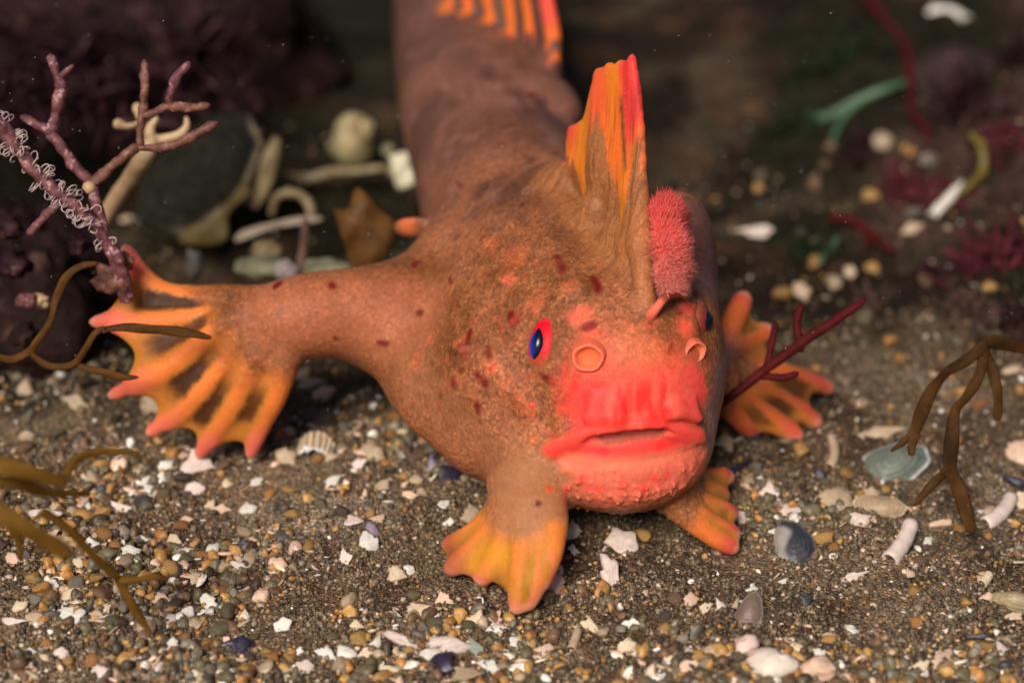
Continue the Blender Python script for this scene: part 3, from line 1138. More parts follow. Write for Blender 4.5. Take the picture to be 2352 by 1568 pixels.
        spot(pts, r, (0.17, 0.006, 0.006), (0.97, 0.8, 0.9)[int(pts[0][0]) % 3], 0.55, 0.3, 1.3)
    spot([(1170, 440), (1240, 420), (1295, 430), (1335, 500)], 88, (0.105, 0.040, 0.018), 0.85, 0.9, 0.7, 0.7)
    spot([(1474, 470), (1472, 600), (1482, 690)], 24, (0.60, 0.235, 0.098), 0.65, 0.8, 0.4, 0.4)  # front of the crest ridge painted paler, as if lit
    # rear flecks
    r2 = np.random.default_rng(4)
    for k_ in range(110):
        a_ = r2.uniform(-1, 1, 2)
        p_ = (r2.uniform(920, 1300), r2.uniform(60, 560))
        spot([p_, (p_[0] + a_[0] * 14, p_[1] + a_[1] * 20)], r2.uniform(5, 22), ((0.085, 0.026, 0.022), (0.34, 0.155, 0.115), (0.12, 0.045, 0.03))[k_ % 3], 0.45, 0.95, None, 1.0)
    for _ in range(70):
        spot([(r2.uniform(1000, 1300), r2.uniform(560, 1000))], r2.uniform(3, 9), (0.62, 0.10, 0.045), 0.55, 0.9, None, 1.2)
    for _ in range(60):
        spot([(r2.uniform(1000, 1290), r2.uniform(540, 980))], r2.uniform(4, 9), (0.13, 0.045, 0.02), 0.5, 0.9, None, 0.9)

    near = {}
    for key, f in fins.items():
        near[key] = f.nearest(v)

    def fin_colour(key, webdark, tip, mid, rootu=0.22):
        d, u, f, r = near[key].T
        far_ = sstep(0.30, 0.20, d) if False else 1 - sstep(0.17, 0.30, d)
        w_ = far_ * sstep(rootu, rootu + 0.22, u + nz * 0.25)
        lay(w_, mid, 0.18)
        e = far_ * sstep(0.25, 0.5, f) * sstep(rootu + 0.05, rootu + 0.3, u + nz * 0.2)
        lay(e * 0.7, (0.55, 0.22, 0.03), 0.15)
        for i, (a0, a1, s_) in enumerate(webdark):
            inw = (r > i) & (r < i + 1)
            b_ = far_ * inw * sstep(0.34, 0.66, f + nz * 0.5 + nz2 * 0.3) * sstep(a0 - 0.1, a0 + 0.08, u + nz * 0.15) * (1 - sstep(a1 - 0.06, a1 + 0.06, u + nz * 0.15))
            lay(b_ * s_, (0.050, 0.015, 0.009), 0.3)
        lay(far_ * sstep(0.62, 0.92, u + nz * 0.2) * (1 - sstep(0.2, 0.6, f)), tip, 0.12)
        lay(far_ * sstep(0.95, 1.0, u) * 0.6, (0.80, 0.32, 0.22), 0.05)

    fin_colour('pectoral_a', [(0.34, 0.76, 0.95), (0.36, 0.70, 0.85), (0.42, 0.72, 0.95), (0.44, 0.74, 0.9), (0.46, 0.66, 0.85)], (0.84, 0.17, 0.105), (0.82, 0.225, 0.045))
    fin_colour('pectoral_b', [(0.4, 0.75, 0.5), (0.3, 0.8, 0.3), (0.5, 0.85, 0.8), (0.5, 0.8, 0.8), (0.5, 0.8, 0.6)], (0.70, 0.11, 0.06), (0.76, 0.165, 0.04))
    fin_colour('pelvic_a', [(0.8, 0.95, 0.5), (0.9, 1.0, 0.0), (0.7, 0.9, 0.4), (0.72, 0.9, 0.6), (0.9, 1.0, 0.0)], (0.72, 0.19, 0.09), (0.78, 0.235, 0.045), 0.20)
    d, u, f, r = near['pelvic_a'].T
    lay((1 - sstep(0.2, 0.3, d)) * sstep(0.45, 0.8, u) * (1 - sstep(0.9, 1.9, r)) * 0.65, (0.36, 0.085, 0.04))
    lay((1 - sstep(0.2, 0.3, d)) * sstep(0.3, 0.5, u) * (1 - sstep(0.80, 0.92, u)) * np.exp(-((r - 2.1 - nz * 2) / 0.5) ** 2) * 0.8, (0.72, 0.30, 0.02))
    lay((1 - sstep(0.2, 0.3, d)) * sstep(0.4, 0.6, u) * (1 - sstep(0.86, 0.97, u)) * np.exp(-((r - 3.5 - nz * 1.5) / 0.35) ** 2) * 0.85, (0.50, 0.22, 0.01))
    fin_colour('pelvic_b', [(0.7, 0.9, 0.3), (0.6, 0.8, 0.4), (0.6, 0.9, 0.3), (0.5, 0.9, 0.3)], (0.66, 0.10, 0.055), (0.78, 0.20, 0.045))
    # crest: brown root with fine streaks, orange and red above
    heading = (P(1474, 400, 20.1) - P(1352, 410, 20.9))
    heading = heading / np.linalg.norm(heading)
    d, u, f, r = near['dorsal_a'].T
    sc = (v @ heading)
    st = fbm(np.stack([sc * 26, v[:, 2] * 1.3, 0 * sc], -1), 2)
    st2 = fbm(np.stack([sc * 13 + 9, v[:, 2] * 0.8, 0 * sc + 4], -1), 3)
    low = 1 - sstep(0.25, 0.55, d)
    lay(low * 0.75, (0.46, 0.17, 0.056), 0.35)
    stk = np.maximum(low, 0.75 * (1 - sstep(0.25, 0.95, d))) * (1 - sstep(0.55, 0.95, u) * (d < 0.2))
    onf = 1 - sstep(0.14, 0.24, d)
    th = np.interp(r, [0, 0.4, 0.8, 1.4, 2.0, 2.5, 3.0, 3.4, 4.0, 4.5, 5.0], [0.42, 0.40, 0.22, 0.16, 0.30, 0.55, 0.62, 0.34, 0.30, 0.42, 0.50])
    w_ = onf * sstep(-0.05, 0.06, u - th + (st2 - 0.5) * 0.5 + nz * 0.15)
    lay(w_, (0.88, 0.165, 0.025), 0.12)
    lay(w_ * sstep(0.35, 0.6, st2) * np.interp(r, [0, 0.7, 1.2, 2, 3, 4, 5], [0, 0.2, 0.7, 0.4, 0.3, 0.9, 0.0]), (0.85, 0.27, 0.018), 0.1)
    lay(onf * np.interp(r, [0, 0.5, 0.85, 1.0], [1, 1, 0.6, 0]) * sstep(0.40, 0.62, u + (st2 - 0.5) * 0.4), (0.84, 0.060, 0.050), 0.15)
    lay(onf * sstep(0.55, 0.75, u) * np.interp(r, [1.8, 2.4, 3.0], [0, 0.7, 0.9]) * (r < 3.2), (0.86, 0.11, 0.04), 0.1)
    lay(onf * sstep(0.55, 0.9, u) * np.interp(r, [4.3, 4.8, 5.0], [0, 1, 1]), (0.86, 0.08, 0.04), 0.1)
    lay(onf * np.exp(-((r - 0.95) / 0.13) ** 2) * sstep(0.28, 0.4, u) * (1 - sstep(0.72, 0.85, u)) * 0.9, (0.13, 0.055, 0.022), 0.2)
    lay(onf * sstep(0.52, 0.7, st) * sstep(0.5, 0.7, u) * (r < 0.9) * 0.5, (0.50, 0.02, 0.02), 0.2)
    # second dorsal
    d, u, f, r = near['dorsal_b'].T
    onf = 1 - sstep(0.16, 0.30, d)
    sd = fbm(np.stack([v[:, 0] * 9, v[:, 1] * 9, v[:, 2] * 0.9], -1), 2)
    w_ = onf * sstep(0.26, 0.44, u + (sd - 0.5) * 0.7 + nz * 0.3)
    lay(w_ * (1 - sstep(0.35, 0.75, f + (sd - 0.5) * 0.9)), (0.84, 0.17, 0.025), 0.1)
    lay(w_ * sstep(0.3, 0.6, f) * np.interp(r, [0, 1, 2, 4], [0.9, 0.8, 0.3, 0.3]), (0.10, 0.045, 0.03), 0.2)
    lay(w_ * sstep(0.3, 0.6, f) * np.interp(r, [0, 1.6, 2, 4], [0, 0, 0.9, 0.9]), (0.17, 0.085, 0.055), 0.2)
    lay(w_ * (r < 0.3) * sstep(0.4, 0.7, u), (0.80, 0.09, 0.06), 0.1)
    return col, mot, near, sc, stk


def build_fish():
    base = np.array((0.6, 1.5, 0.0))
    root = empty('handfish', base, 'orange-brown handfish with red face and tall crest, standing on the gravel', 'fish')
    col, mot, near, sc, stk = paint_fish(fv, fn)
    part = np.zeros(len(ff), dtype=int)
    names = ['body']
    for key, name, u0, d0 in (('pectoral_a', 'pectoral_fin', 0.20, 0.19), ('pectoral_b', 'pectoral_fin', 0.12, 0.19), ('pelvic_a', 'pelvic_fin', 0.26, 0.22),
                              ('pelvic_b', 'pelvic_fin', 0.26, 0.20), ('dorsal_a', 'first_dorsal_fin', 0.16, 0.17), ('dorsal_b', 'second_dorsal_fin', 0.26, 0.20), ('caudal', 'tail_fin', 0.2, 0.2)):
        d, u, f, r = near[key].T
        inn = (d < d0) & (u > u0)
        part[inn[ff].all(1)] = len(names)
        names.append(name)
    for i, nm in enumerate(names):
        fs = ff[part == i]
        ids, inv = np.unique(fs, return_inverse=True)
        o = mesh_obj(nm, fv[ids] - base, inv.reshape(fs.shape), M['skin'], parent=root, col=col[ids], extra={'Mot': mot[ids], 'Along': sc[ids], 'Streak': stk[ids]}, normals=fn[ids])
        if nm == 'first_dorsal_fin':
            o['label'] = 'tall crest fin, red in front and orange behind'
    # ---- eyes
    M['eye'] = tinted('eye_gloss', rough=0.4, scale=26, vary=0.35, bump=0.1, attr=True, sss=0.0, spec=0.12)
    M['pupil'] = tinted('pupil_gloss', rough=0.22, scale=20, vary=0.1, bump=0.0, attr=True, sss=0.0, spec=0.4)
    for (px, py, nrm, up, ru, rr, off, hp, wp, sink) in (
            (1243, 785, (-0.42, -0.86, 0.22), (-0.20, -0.05, 1.0), 0.325, 0.190, -0.030, 0.158, 0.080, 0.095),
            (1612, 737, (0.90, -0.42, 0.12), (-0.02, 0.0, 1.0), 0.22, 0.20, 0.015, 0.115, 0.095, 0.07)):
        n = np.array(nrm) / np.linalg.norm(nrm)
        if px < 1500:
            n2 = np.cross(on(FB, px + 26, py) - on(FB, px - 26, py), on(FB, px, py - 50) - on(FB, px, py + 50))
            n = n2 / np.linalg.norm(n2)
        u = np.array(up)
        u = u - n * (u @ n)
        u /= np.linalg.norm(u)
        r = np.cross(u, n)
        c = on(FB, px, py) - n * sink
        rad = (rr, ru, 0.14)
        vs, fs, cs = [], [], []
        A, B = 40, 20
        for j in range(B + 1):
            th = math.pi * j / B
            for i in range(A):
                ph = 2 * math.pi * i / A
                x, y, z = math.sin(th) * math.cos(ph), math.sin(th) * math.sin(ph), math.cos(th)
                vs.append(c + r * x * rad[0] + u * y * rad[1] + n * z * rad[2])
                e = math.hypot(x, y)
                iris = np.array((0.78, 0.007, 0.024))
                rim = np.array((0.40, 0.12, 0.055))
                brown = np.array((0.36, 0.085, 0.02))
                iris = iris if px < 1500 else np.array((0.34, 0.05, 0.045))
                q = iris * (1 - max(0, min(1, (-y - 0.25) * 2.2))) + brown * max(0, min(1, (-y - 0.25) * 2.2))
                k = max(0, min(1, (e - 0.66) / 0.22)) if z > 0 else 1
                cs.append(q * (1 - k) + rim * k)
        for j in range(B):
            for i in range(A):
                a, b = j * A + i, j * A + (i + 1) % A
                fs.append((a, a + A, b + A, b))
        eye = mesh_obj('eye', np.array(vs) - base, fs, M['eye'], parent=root, col=cs)
        # pupil: a pointed lens bulging from the eye, its blue reflection painted in
        vs, fs, cs = [], [], []
        NA, NB = 25, 13
        for lay_ in (1, 0):
            for j in range(NA):
                a = -1 + 2 * j / (NA - 1)
                for i in range(NB):
                    b = -1 + 2 * i / (NB - 1)
                    y = a * hp - (0.03 if px < 1500 else 0)
                    x = off + b * wp * max(0, 1 - abs(a) ** 1.8) ** 0.8
                    zz = math.sqrt(max(0.02, 1 - (x / rad[0]) ** 2 - (y / rad[1]) ** 2)) * rad[2]
                    bulge = 0.012 + 0.028 * (1 - b * b) * (1 - a * a) if lay_ else -0.02
                    vs.append(c + r * x + u * y + n * (zz + bulge))
                    g = max(0, min(1, (0.35 - b - 0.45 * (a + 0.1)) / 1.5))
                    if px > 1500:
                        g = max(0, min(1, (b + 0.1) / 1.1))
                        cs.append(np.array((0.004, 0.004, 0.012)) * (1 - g) + np.array((0.02, 0.20, 0.36)) * g)
                    else:
                        cs.append(np.array((0.004, 0.004, 0.012)) * (1 - g) + np.array((0.015, 0.075, 0.62)) * g)
            o_ = 0 if lay_ else NA * NB
            for j in range(NA - 1):
                for i in range(NB - 1):
                    q = [o_ + j * NB + i, o_ + j * NB + i + 1, o_ + (j + 1) * NB + i + 1, o_ + (j + 1) * NB + i]
                    fs.append(q if lay_ else q[::-1])
        mesh_obj('pupil', np.array(vs) - base, fs, M['pupil'], parent=eye, col=cs)
    # ---- nostril tubes
    for (px, py, nrm, s_) in ((1352, 819, (-0.16, -0.93, 0.30), 1.0), (1594, 808, (0.50, -0.84, 0.14), 0.8)):
        n = np.array(nrm) / np.linalg.norm(nrm)
        u = np.array((0, 0, 1.0)) - n * n[2]
        u /= np.linalg.norm(u)
        r = np.cross(u, n)
        c = on(FB, px, py) + n * (-0.012 if px < 1500 else -0.03)
        prof = [(0.20, -0.10), (0.175, -0.03), (0.158, 0.03), (0.150, 0.07), (0.142, 0.088), (0.130, 0.090), (0.119, 0.078), (0.108, 0.06), (0.100, 0.035), (0.085, 0.02), (0.05, 0.012), (0.0, 0.01)]
        vs, fs, cs = [], [], []
        A = 40
        for j, (rad, h) in enumerate(prof):
            for i in range(A):
                ph = 2 * math.pi * i / A
                wob = 1 + 0.05 * math.sin(2 * ph + 1) + 0.03 * math.sin(5 * ph)
                vs.append(c + s_ * (r * math.cos(ph) * rad * wob + u * math.sin(ph) * rad * wob * 0.95 + n * h))
                cs.append((0.90, 0.195, 0.110) if j < 8 and j > 2 else ((0.90, 0.15, 0.080) if j <= 2 else (0.82, 0.185, 0.065)))
        for j in range(len(prof) - 1):
            for i in range(A):
                a, b = j * A + i, j * A + (i + 1) % A
                fs.append((a, b, b + A, a + A))
        mesh_obj('nostril', np.array(vs) - base, fs, M['skin'], parent=root, col=cs, extra={'Mot': np.full(len(vs), 0.1)})
    # ---- the lure: a short stalk and a furry pink tuft
    M['lure'] = tinted('lure_tuft', rough=0.5, scale=12, vary=0.2, bump=0.1, attr=True, sss=0.35, spec=0.1)
    st = spline([on(FF, 1492, 728) + DV * 0.06, on(FF, 1500, 716) - DV * 0.05, pt(1518, 694, on_t(1500, 716) - 0.05), pt(1532, 668, on_t(1500, 716) - 0.05), pt(1540, 636, on_t(1500, 716))], 16)
    rads = np.interp(np.linspace(0, 1, 16), [0, 0.2, 0.5, 1], [0.075, 0.050, 0.042, 0.075])
    vs, fs = tube(st, rads, 12)
    lure = mesh_obj('lure_stalk', np.array(vs) - base, fs, M['lure'], parent=root, col=np.tile((0.82, 0.17, 0.10), (len(vs), 1)))
    core = spline([(*P(1528, 480, 20.0), 28 * K * 20), (*P(1534, 520, 19.85), 37 * K * 20), (*P(1545, 580, 19.72), 38 * K * 20), (*P(1546, 630, 19.66), 32 * K * 20), (*P(1540, 668, 19.64), 18 * K * 20)], 40)
    vs, fs, cs = [], [], []
    v0, f0 = tube(core[:, :3], core[:, 3] * 0.94, 14, cap=True)
    vs += list(v0)
    fs += [tuple(x) for x in f0]
    cs += [(0.95, 0.08, 0.055)] * len(v0)
    rg = np.random.default_rng(9)
    for k in range(11000):
        i = rg.integers(0, 39)
        q = core[i, :3] + (core[i + 1, :3] - core[i, :3]) * rg.random()
        rr = core[i, 3]
        ax = core[min(i + 1, 39), :3] - core[max(i - 1, 0), :3]
        ax /= np.linalg.norm(ax)
        d = rg.normal(size=3)
        d -= ax * (d @ ax)
        d /= np.linalg.norm(d)
        if i < 2:
            d = d * 0.6 - ax * rg.random()
            d /= np.linalg.norm(d)
        p0 = q + d * rr * 0.84
        dr = d * 0.65 + RV * 0.45 + UV * (0.42 - 0.75 * i / 39) + rg.normal(size=3) * 0.16
        dr /= np.linalg.norm(dr)
        ln = rg.uniform(0.06, 0.17) * (0.8 if i > 30 else 1)
        cl = float(vnoise(np.array([p0 * 7.0]))[0])
        ln *= 0.40 + 0.85 * cl
        dr = dr + (np.array([float(vnoise(np.array([p0 * 5.0 + c_]))[0]) for c_ in (3.0, 17.0, 29.0)]) - 0.5) * 0.9
        dr /= np.linalg.norm(dr)
        wd = rg.uniform(0.004, 0.0075)
        a1 = np.cross(dr, (0.3, 0.5, 0.8))
        a1 /= np.linalg.norm(a1)
        a2 = np.cross(dr, a1)
        bnd = UV * rg.uniform(-0.03, 0.03)
        o_ = len(vs)
        for w_, l_ in ((wd, 0), (wd * 0.8, 0.55)):
            for m in range(3):
                an = 2.094 * m
                vs.append(p0 + dr * ln * l_ + bnd * l_ + (a1 * math.cos(an) + a2 * math.sin(an)) * w_)
        vs.append(p0 + dr * ln + bnd * 1.4)
        for m in range(3):
            fs.append((o_ + m, o_ + (m + 1) % 3, o_ + 3 + (m + 1) % 3, o_ + 3 + m))
            fs.append((o_ + 3 + m, o_ + 3 + (m + 1) % 3, o_ + 6))
        kk = i / 39
        cc = np.array((0.98, 0.070, 0.055)) * (1 - kk) + np.array((0.94, 0.24, 0.18)) * kk
        cc = cc * rg.uniform(0.75, 1.1)
        cs += [cc] * 6 + [np.minimum(cc * 1.15 + 0.03, 1)]
    mesh_obj('lure_tuft', np.array(vs) - base, fs, M['lure'], parent=root, col=cs)
    return root


def tube(pts, rads, seg=10, cap=True, bump=0.0, seed=0):
    """a round tube along points; returns vertices and faces"""
    p = np.asarray(pts, dtype=float)
    n = len(p)
    rads = np.broadcast_to(np.asarray(rads, dtype=float), (n,))
    tng = np.gradient(p, axis=0)
    tng /= np.linalg.norm(tng, axis=1, keepdims=True) + 1e-12
    ref = np.array((0.0, 0.0, 1.0)) if abs(tng[0, 2]) < 0.9 else np.array((1.0, 0.0, 0.0))
    a = np.cross(tng[0], ref)
    a /= np.linalg.norm(a)
    vs, fs = [], []
    for i in range(n):
        a = a - tng[i] * (a @ tng[i])
        a /= np.linalg.norm(a) + 1e-12
        b = np.cross(tng[i], a)
        for k in range(seg):
            an = 2 * math.pi * k / seg
            vs.append(p[i] + rads[i] * (a * math.cos(an) + b * math.sin(an)))
    vs = np.array(vs)
    if bump:
        c = np.repeat(p, seg, axis=0)
        vs = c + (vs - c) * (1 + bump * 2 * (fbm(vs * 13 + seed * 3.7, 3) - 0.5))[:, None]
    for i in range(n - 1):
        for k in range(seg):
            k2 = (k + 1) % seg
            fs.append((i * seg + k, i * seg + k2, (i + 1) * seg + k2, (i + 1) * seg + k))
    if cap:
        vs = np.vstack([vs, p[0] - tng[0] * rads[0] * 0.6, p[-1] + tng[-1] * rads[-1] * 0.6])
        for k in range(seg):
            k2 = (k + 1) % seg
            fs.append((n * seg, k2, k))
            fs.append((n * seg + 1, (n - 1) * seg + k, (n - 1) * seg + k2))
    return vs, fs


build_fish()


# ------------------------------------------------------------------ shells, pebbles and gravel
def frame_for(px, py, ang, tilt, spin=0.0):
    """rotation of a flat piece lying on the bed, its long side at this angle in the picture, leaning towards the viewer by tilt (0..1)"""
    n = np.array((0, 0, 1.0)) * (1 - tilt) - DV * tilt
    n = n + np.array((math.sin(spin * 7.1), math.cos(spin * 5.3), 0)) * 0.18
    n /= np.linalg.norm(n)
    a = math.radians(ang)
    x = math.cos(a) * RV + math.sin(a) * UV
    x = x - n * (x @ n)
    x /= np.linalg.norm(x)
    y = np.cross(n, x)
    return Matrix([[x[i], y[i], n[i]] for i in range(3)]).to_4x4()


def set_pose(o, pos, R, sc):
    o.matrix_world = Matrix.Translation(Vector(pos)) @ R @ Matrix.Diagonal(Vector((*sc, 1.0)))


def chip_data(seed, jag=0.22, bend=0.25, thick=0.14, pts=22, corners=True):
    """a broken flat shell flake of unit length and unit width"""
    r = np.random.default_rng(seed)
    n = pts
    base = r.uniform(0.65, 1.0, 6)
    th = np.linspace(0, 2 * math.pi, n, endpoint=False)
    q = np.interp(th, np.linspace(0, 2 * math.pi, 7), np.append(base, base[0]))
    q = q * (1 + r.uniform(-jag, jag, n) * 0.5)
    pw = r.uniform(0.55, 0.9)
    ox = np.sign(np.cos(th)) * np.abs(np.cos(th)) ** pw * q
    oy = np.sign(np.sin(th)) * np.abs(np.sin(th)) ** pw * q
    if corners:              # a broken polygon with a few straight edges and one bite
        m = int(r.integers(4, 7))
        ca = np.sort((np.arange(m) + r.uniform(-0.36, 0.36, m)) * 2 * math.pi / m)
        cr_ = r.uniform(0.6, 1.05, m)
        cx_, cy_ = np.append(np.cos(ca) * cr_, math.cos(ca[0]) * cr_[0]), np.append(np.sin(ca) * cr_, math.sin(ca[0]) * cr_[0])
        u = np.linspace(0, m, n, endpoint=False)
        ox, oy = np.interp(u, np.arange(m + 1), cx_), np.interp(u, np.arange(m + 1), cy_)
        k_ = 1 + r.uniform(-jag, jag, n) * 0.55
        k_ = k_ - 0.30 * np.exp(-((u - r.uniform(0, m)) / 0.28) ** 2)
        ox, oy = ox * k_, oy * k_
    ox = (ox - ox.min()) / (ox.max() - ox.min()) - 0.5
    oy = (oy - oy.min()) / (oy.max() - oy.min()) - 0.5
    vs, fs = [], []
    rings = (0.0, 0.35, 0.7, 0.93, 1.0)
    sk = r.uniform(-0.4, 0.4)
    for side in (1, -1):
        for k, g in enumerate(rings):
            if k == 0:
                vs.append((0, 0, side))
                continue
            for i in range(n):
                vs.append((ox[i] * g, oy[i] * g, side * (1.0 if g < 0.9 else (0.75 if g < 0.99 else 0.35))))
    v = np.array(vs, dtype=float)
    h = thick * 0.5 * (1 + 0.5 * (fbm(np.c_[v[:, :2] * 4, v[:, 2] * 0] + seed, 3) - 0.5))
    z = bend * ((v[:, 0] * 1.2) ** 2 + sk * v[:, 0] * v[:, 1] + 0.5 * v[:, 1] ** 2) + 0.10 * (fbm(np.c_[v[:, :2] * 3.0, np.zeros(len(v))] + seed * 1.7, 3) - 0.5)
    v[:, 2] = v[:, 2] * h - z
    m = 1 + n * (len(rings) - 1)
    for s_ in (0, 1):
        o = s_ * m
        for i in range(n):
            j = (i + 1) % n
            f = (o, o + 1 + i, o + 1 + j)
            fs.append(f if s_ == 0 else f[::-1])
            for k in range(len(rings) - 2):
                a, b = o + 1 + k * n + i, o + 1 + k * n + j
                f = (a, a + n, b + n, b)
                fs.append(f if s_ == 0 else f[::-1])
    e = 1 + (len(rings) - 2) * n
    for i in range(n):
        j = (i + 1) % n
        fs.append((e + i, m + e + i, m + e + j, e + j))
    return v, fs


def raw_mesh(name, v, f, mat, smooth=True):
    me = bpy.data.meshes.new(name)
    me.from_pydata([tuple(x) for x in v], [], [tuple(x) for x in f])
    if smooth:
        me.polygons.foreach_set('use_smooth', np.ones(len(me.polygons), dtype=bool))
    me.materials.append(mat)
    me.update()
    return me


def ico(sub):
    import bmesh
    bm = bmesh.new()
    bmesh.ops.create_icosphere(bm, subdivisions=sub, radius=1.0)
    bm.verts.ensure_lookup_table()
    v = np.array([x.co[:] for x in bm.verts])
    f = np.array([[y.index for y in x.verts] for x in bm.faces])
    bm.free()
    return v, f


ICO1, ICO2, ICO3 = ico(1), ico(2), ico(3)


def stone_data(seed, lump=0.45, facets=True):
    v, f = ICO3
    r = np.random.default_rng(seed)
    d = 1 + lump * (fbm(v * 1.1 + seed * 3.3, 3) - 0.5) * 1.6 + 0.12 * (fbm(v * 4 + seed, 3) - 0.5)
    v = v * d[:, None]
    if facets:            # a few worn flats
        for _ in range(8):
            n = r.normal(size=3)
            n /= np.linalg.norm(n)
            h = v @ n
            c = r.uniform(0.50, 0.80)
            v = v - n * np.maximum(0, h - c)[:, None] * 0.8
    return v / np.abs(v).max(0), f


CHIPS = [raw_mesh('shell_chip', *chip_data(100 + i, jag=0.16 + 0.03 * (i % 5), bend=(0.1, 0.3, 0.5)[i % 3], thick=(0.12, 0.18, 0.24)[(i // 2) % 3], pts=(22, 28, 34)[i % 3]), M['shell']) for i in range(20)]
STONES = [raw_mesh('pebble', *stone_data(300 + i), M['pebble']) for i in range(18)]

COLS = {
    'white': (0.80, 0.73, 0.63), 'cream': (0.78, 0.60, 0.40), 'peach': (0.74, 0.49, 0.35), 'pinkish white': (0.76, 0.60, 0.52),
    'tan': (0.50, 0.36, 0.23), 'ochre': (0.46, 0.25, 0.075), 'amber': (0.42, 0.19, 0.05), 'grey': (0.20, 0.165, 0.12), 'olive grey': (0.14, 0.112, 0.060),
    'brown': (0.17, 0.095, 0.05), 'dark brown': (0.075, 0.050, 0.034), 'dark purple': (0.035, 0.026, 0.055), 'lilac': (0.30, 0.22, 0.30), 'dark grey': (0.060, 0.056, 0.058),
    'orange brown': (0.34, 0.13, 0.045), 'pale green': (0.33, 0.36, 0.27),
}
MARKS = [((480, 1050), 'the spread orange fin'), ((725, 1042), 'the striped shell fragment'), ((1185, 1400), "the fish's orange front foot"), ((1690, 1262), "the fish's far foot"),
         ((548, 1488), 'the purple mussel flake'), ((1020, 1525), 'the dark purple shell lump'), ((1820, 1265), 'the blue-grey mussel shell'), ((2065, 1260), 'the open white worm tube'),
         ((2240, 1200), 'the hanging brown weed'), ((1775, 1528), 'the pitted white shell lump'), ((340, 1452), 'the tip of the forked olive weed'), ((160, 1130), 'the blurred olive weed'),
         ((2055, 1085), 'the broad grey-green shell'), ((1425, 1170), "the fish's warty chin"), ((1722, 1415), 'the brown oval shell'), ((1405, 1330), 'the long pale splinter'),
         ((1860, 960), "the fish's far fin"), ((1035, 1490), 'the broad white shell flake'), ((2022, 1175), 'the tan bean-shaped shell'), ((160, 1420), 'the knobbed white shell chip'),
         ((1000, 900), "the fish's belly"), ((460, 1076), 'the white wedge under the fin tips'), ((365, 1380), 'the pale bar-shaped shell')]
USED = {}


def relation(px, py, near=0):
    d = sorted(((px - m[0][0]) ** 2 + (py - m[0][1]) ** 2, m) for m in MARKS)
    (mx, my), nm = d[near][1]
    dx, dy = px - mx, py - my
    if abs(dx) > 1.2 * abs(dy):
        return 'beside ' + nm
    return ('in front of ' if dy > 0 else 'behind ') + nm


def unique_label(head, px, py, cat_group):
    for near in (0, 1, 2):
        lab = head + ' ' + relation(px, py, near)
        if lab not in USED:
            break
        for n2 in (1, 2, 3):
            if n2 == near:
                continue
            d = sorted(((px - m[0][0]) ** 2 + (py - m[0][1]) ** 2, m[1]) for m in MARKS)
            l2 = lab + ', towards ' + d[n2][1]
            if len(l2.split()) <= 16 and l2 not in USED:
                lab = l2
                break
        if lab not in USED:
            break
    USED[lab] = USED.get(lab, 0) + 1
    return lab


def chip(px, py, L, W, ang, colour, shape='', tilt=0.55, label=None, name='shell_chip', seed=None, lift=0.0):
    i = len([1 for o in bpy.data.objects if o.name.startswith('shell_chip')]) if seed is None else seed
    me = CHIPS[i % len(CHIPS)]
    q = G(px, py)
    t = proj(q)[2]
    o = bpy.data.objects.new(name, me)
    C.objects.link(o)
    R = frame_for(px, py, ang, tilt, spin=px * 0.013 + py * 0.007)
    set_pose(o, q + np.array((0, 0, W * K * t * 0.22 + lift)), R, (L * K * t, W * K * t * 1.1, (L + W) * 0.5 * K * t))
    c = np.array(COLS[colour]) * RNG.uniform(0.85, 1.08)
    o.color = (*np.clip(c, 0, 1), 1)
    if label is None:
        a = L / max(W, 1)
        shp = shape or ('splinter' if a > 2.6 else ('oblong chip' if a > 1.5 else 'angular chip'))
        label = unique_label(f"{'large' if L > 60 else ('small' if L < 30 else 'medium')} {colour} shell {shp}", px, py, None)
    tag(o, label, 'shell fragment', 'shell chips strewn on the gravel')
    return o


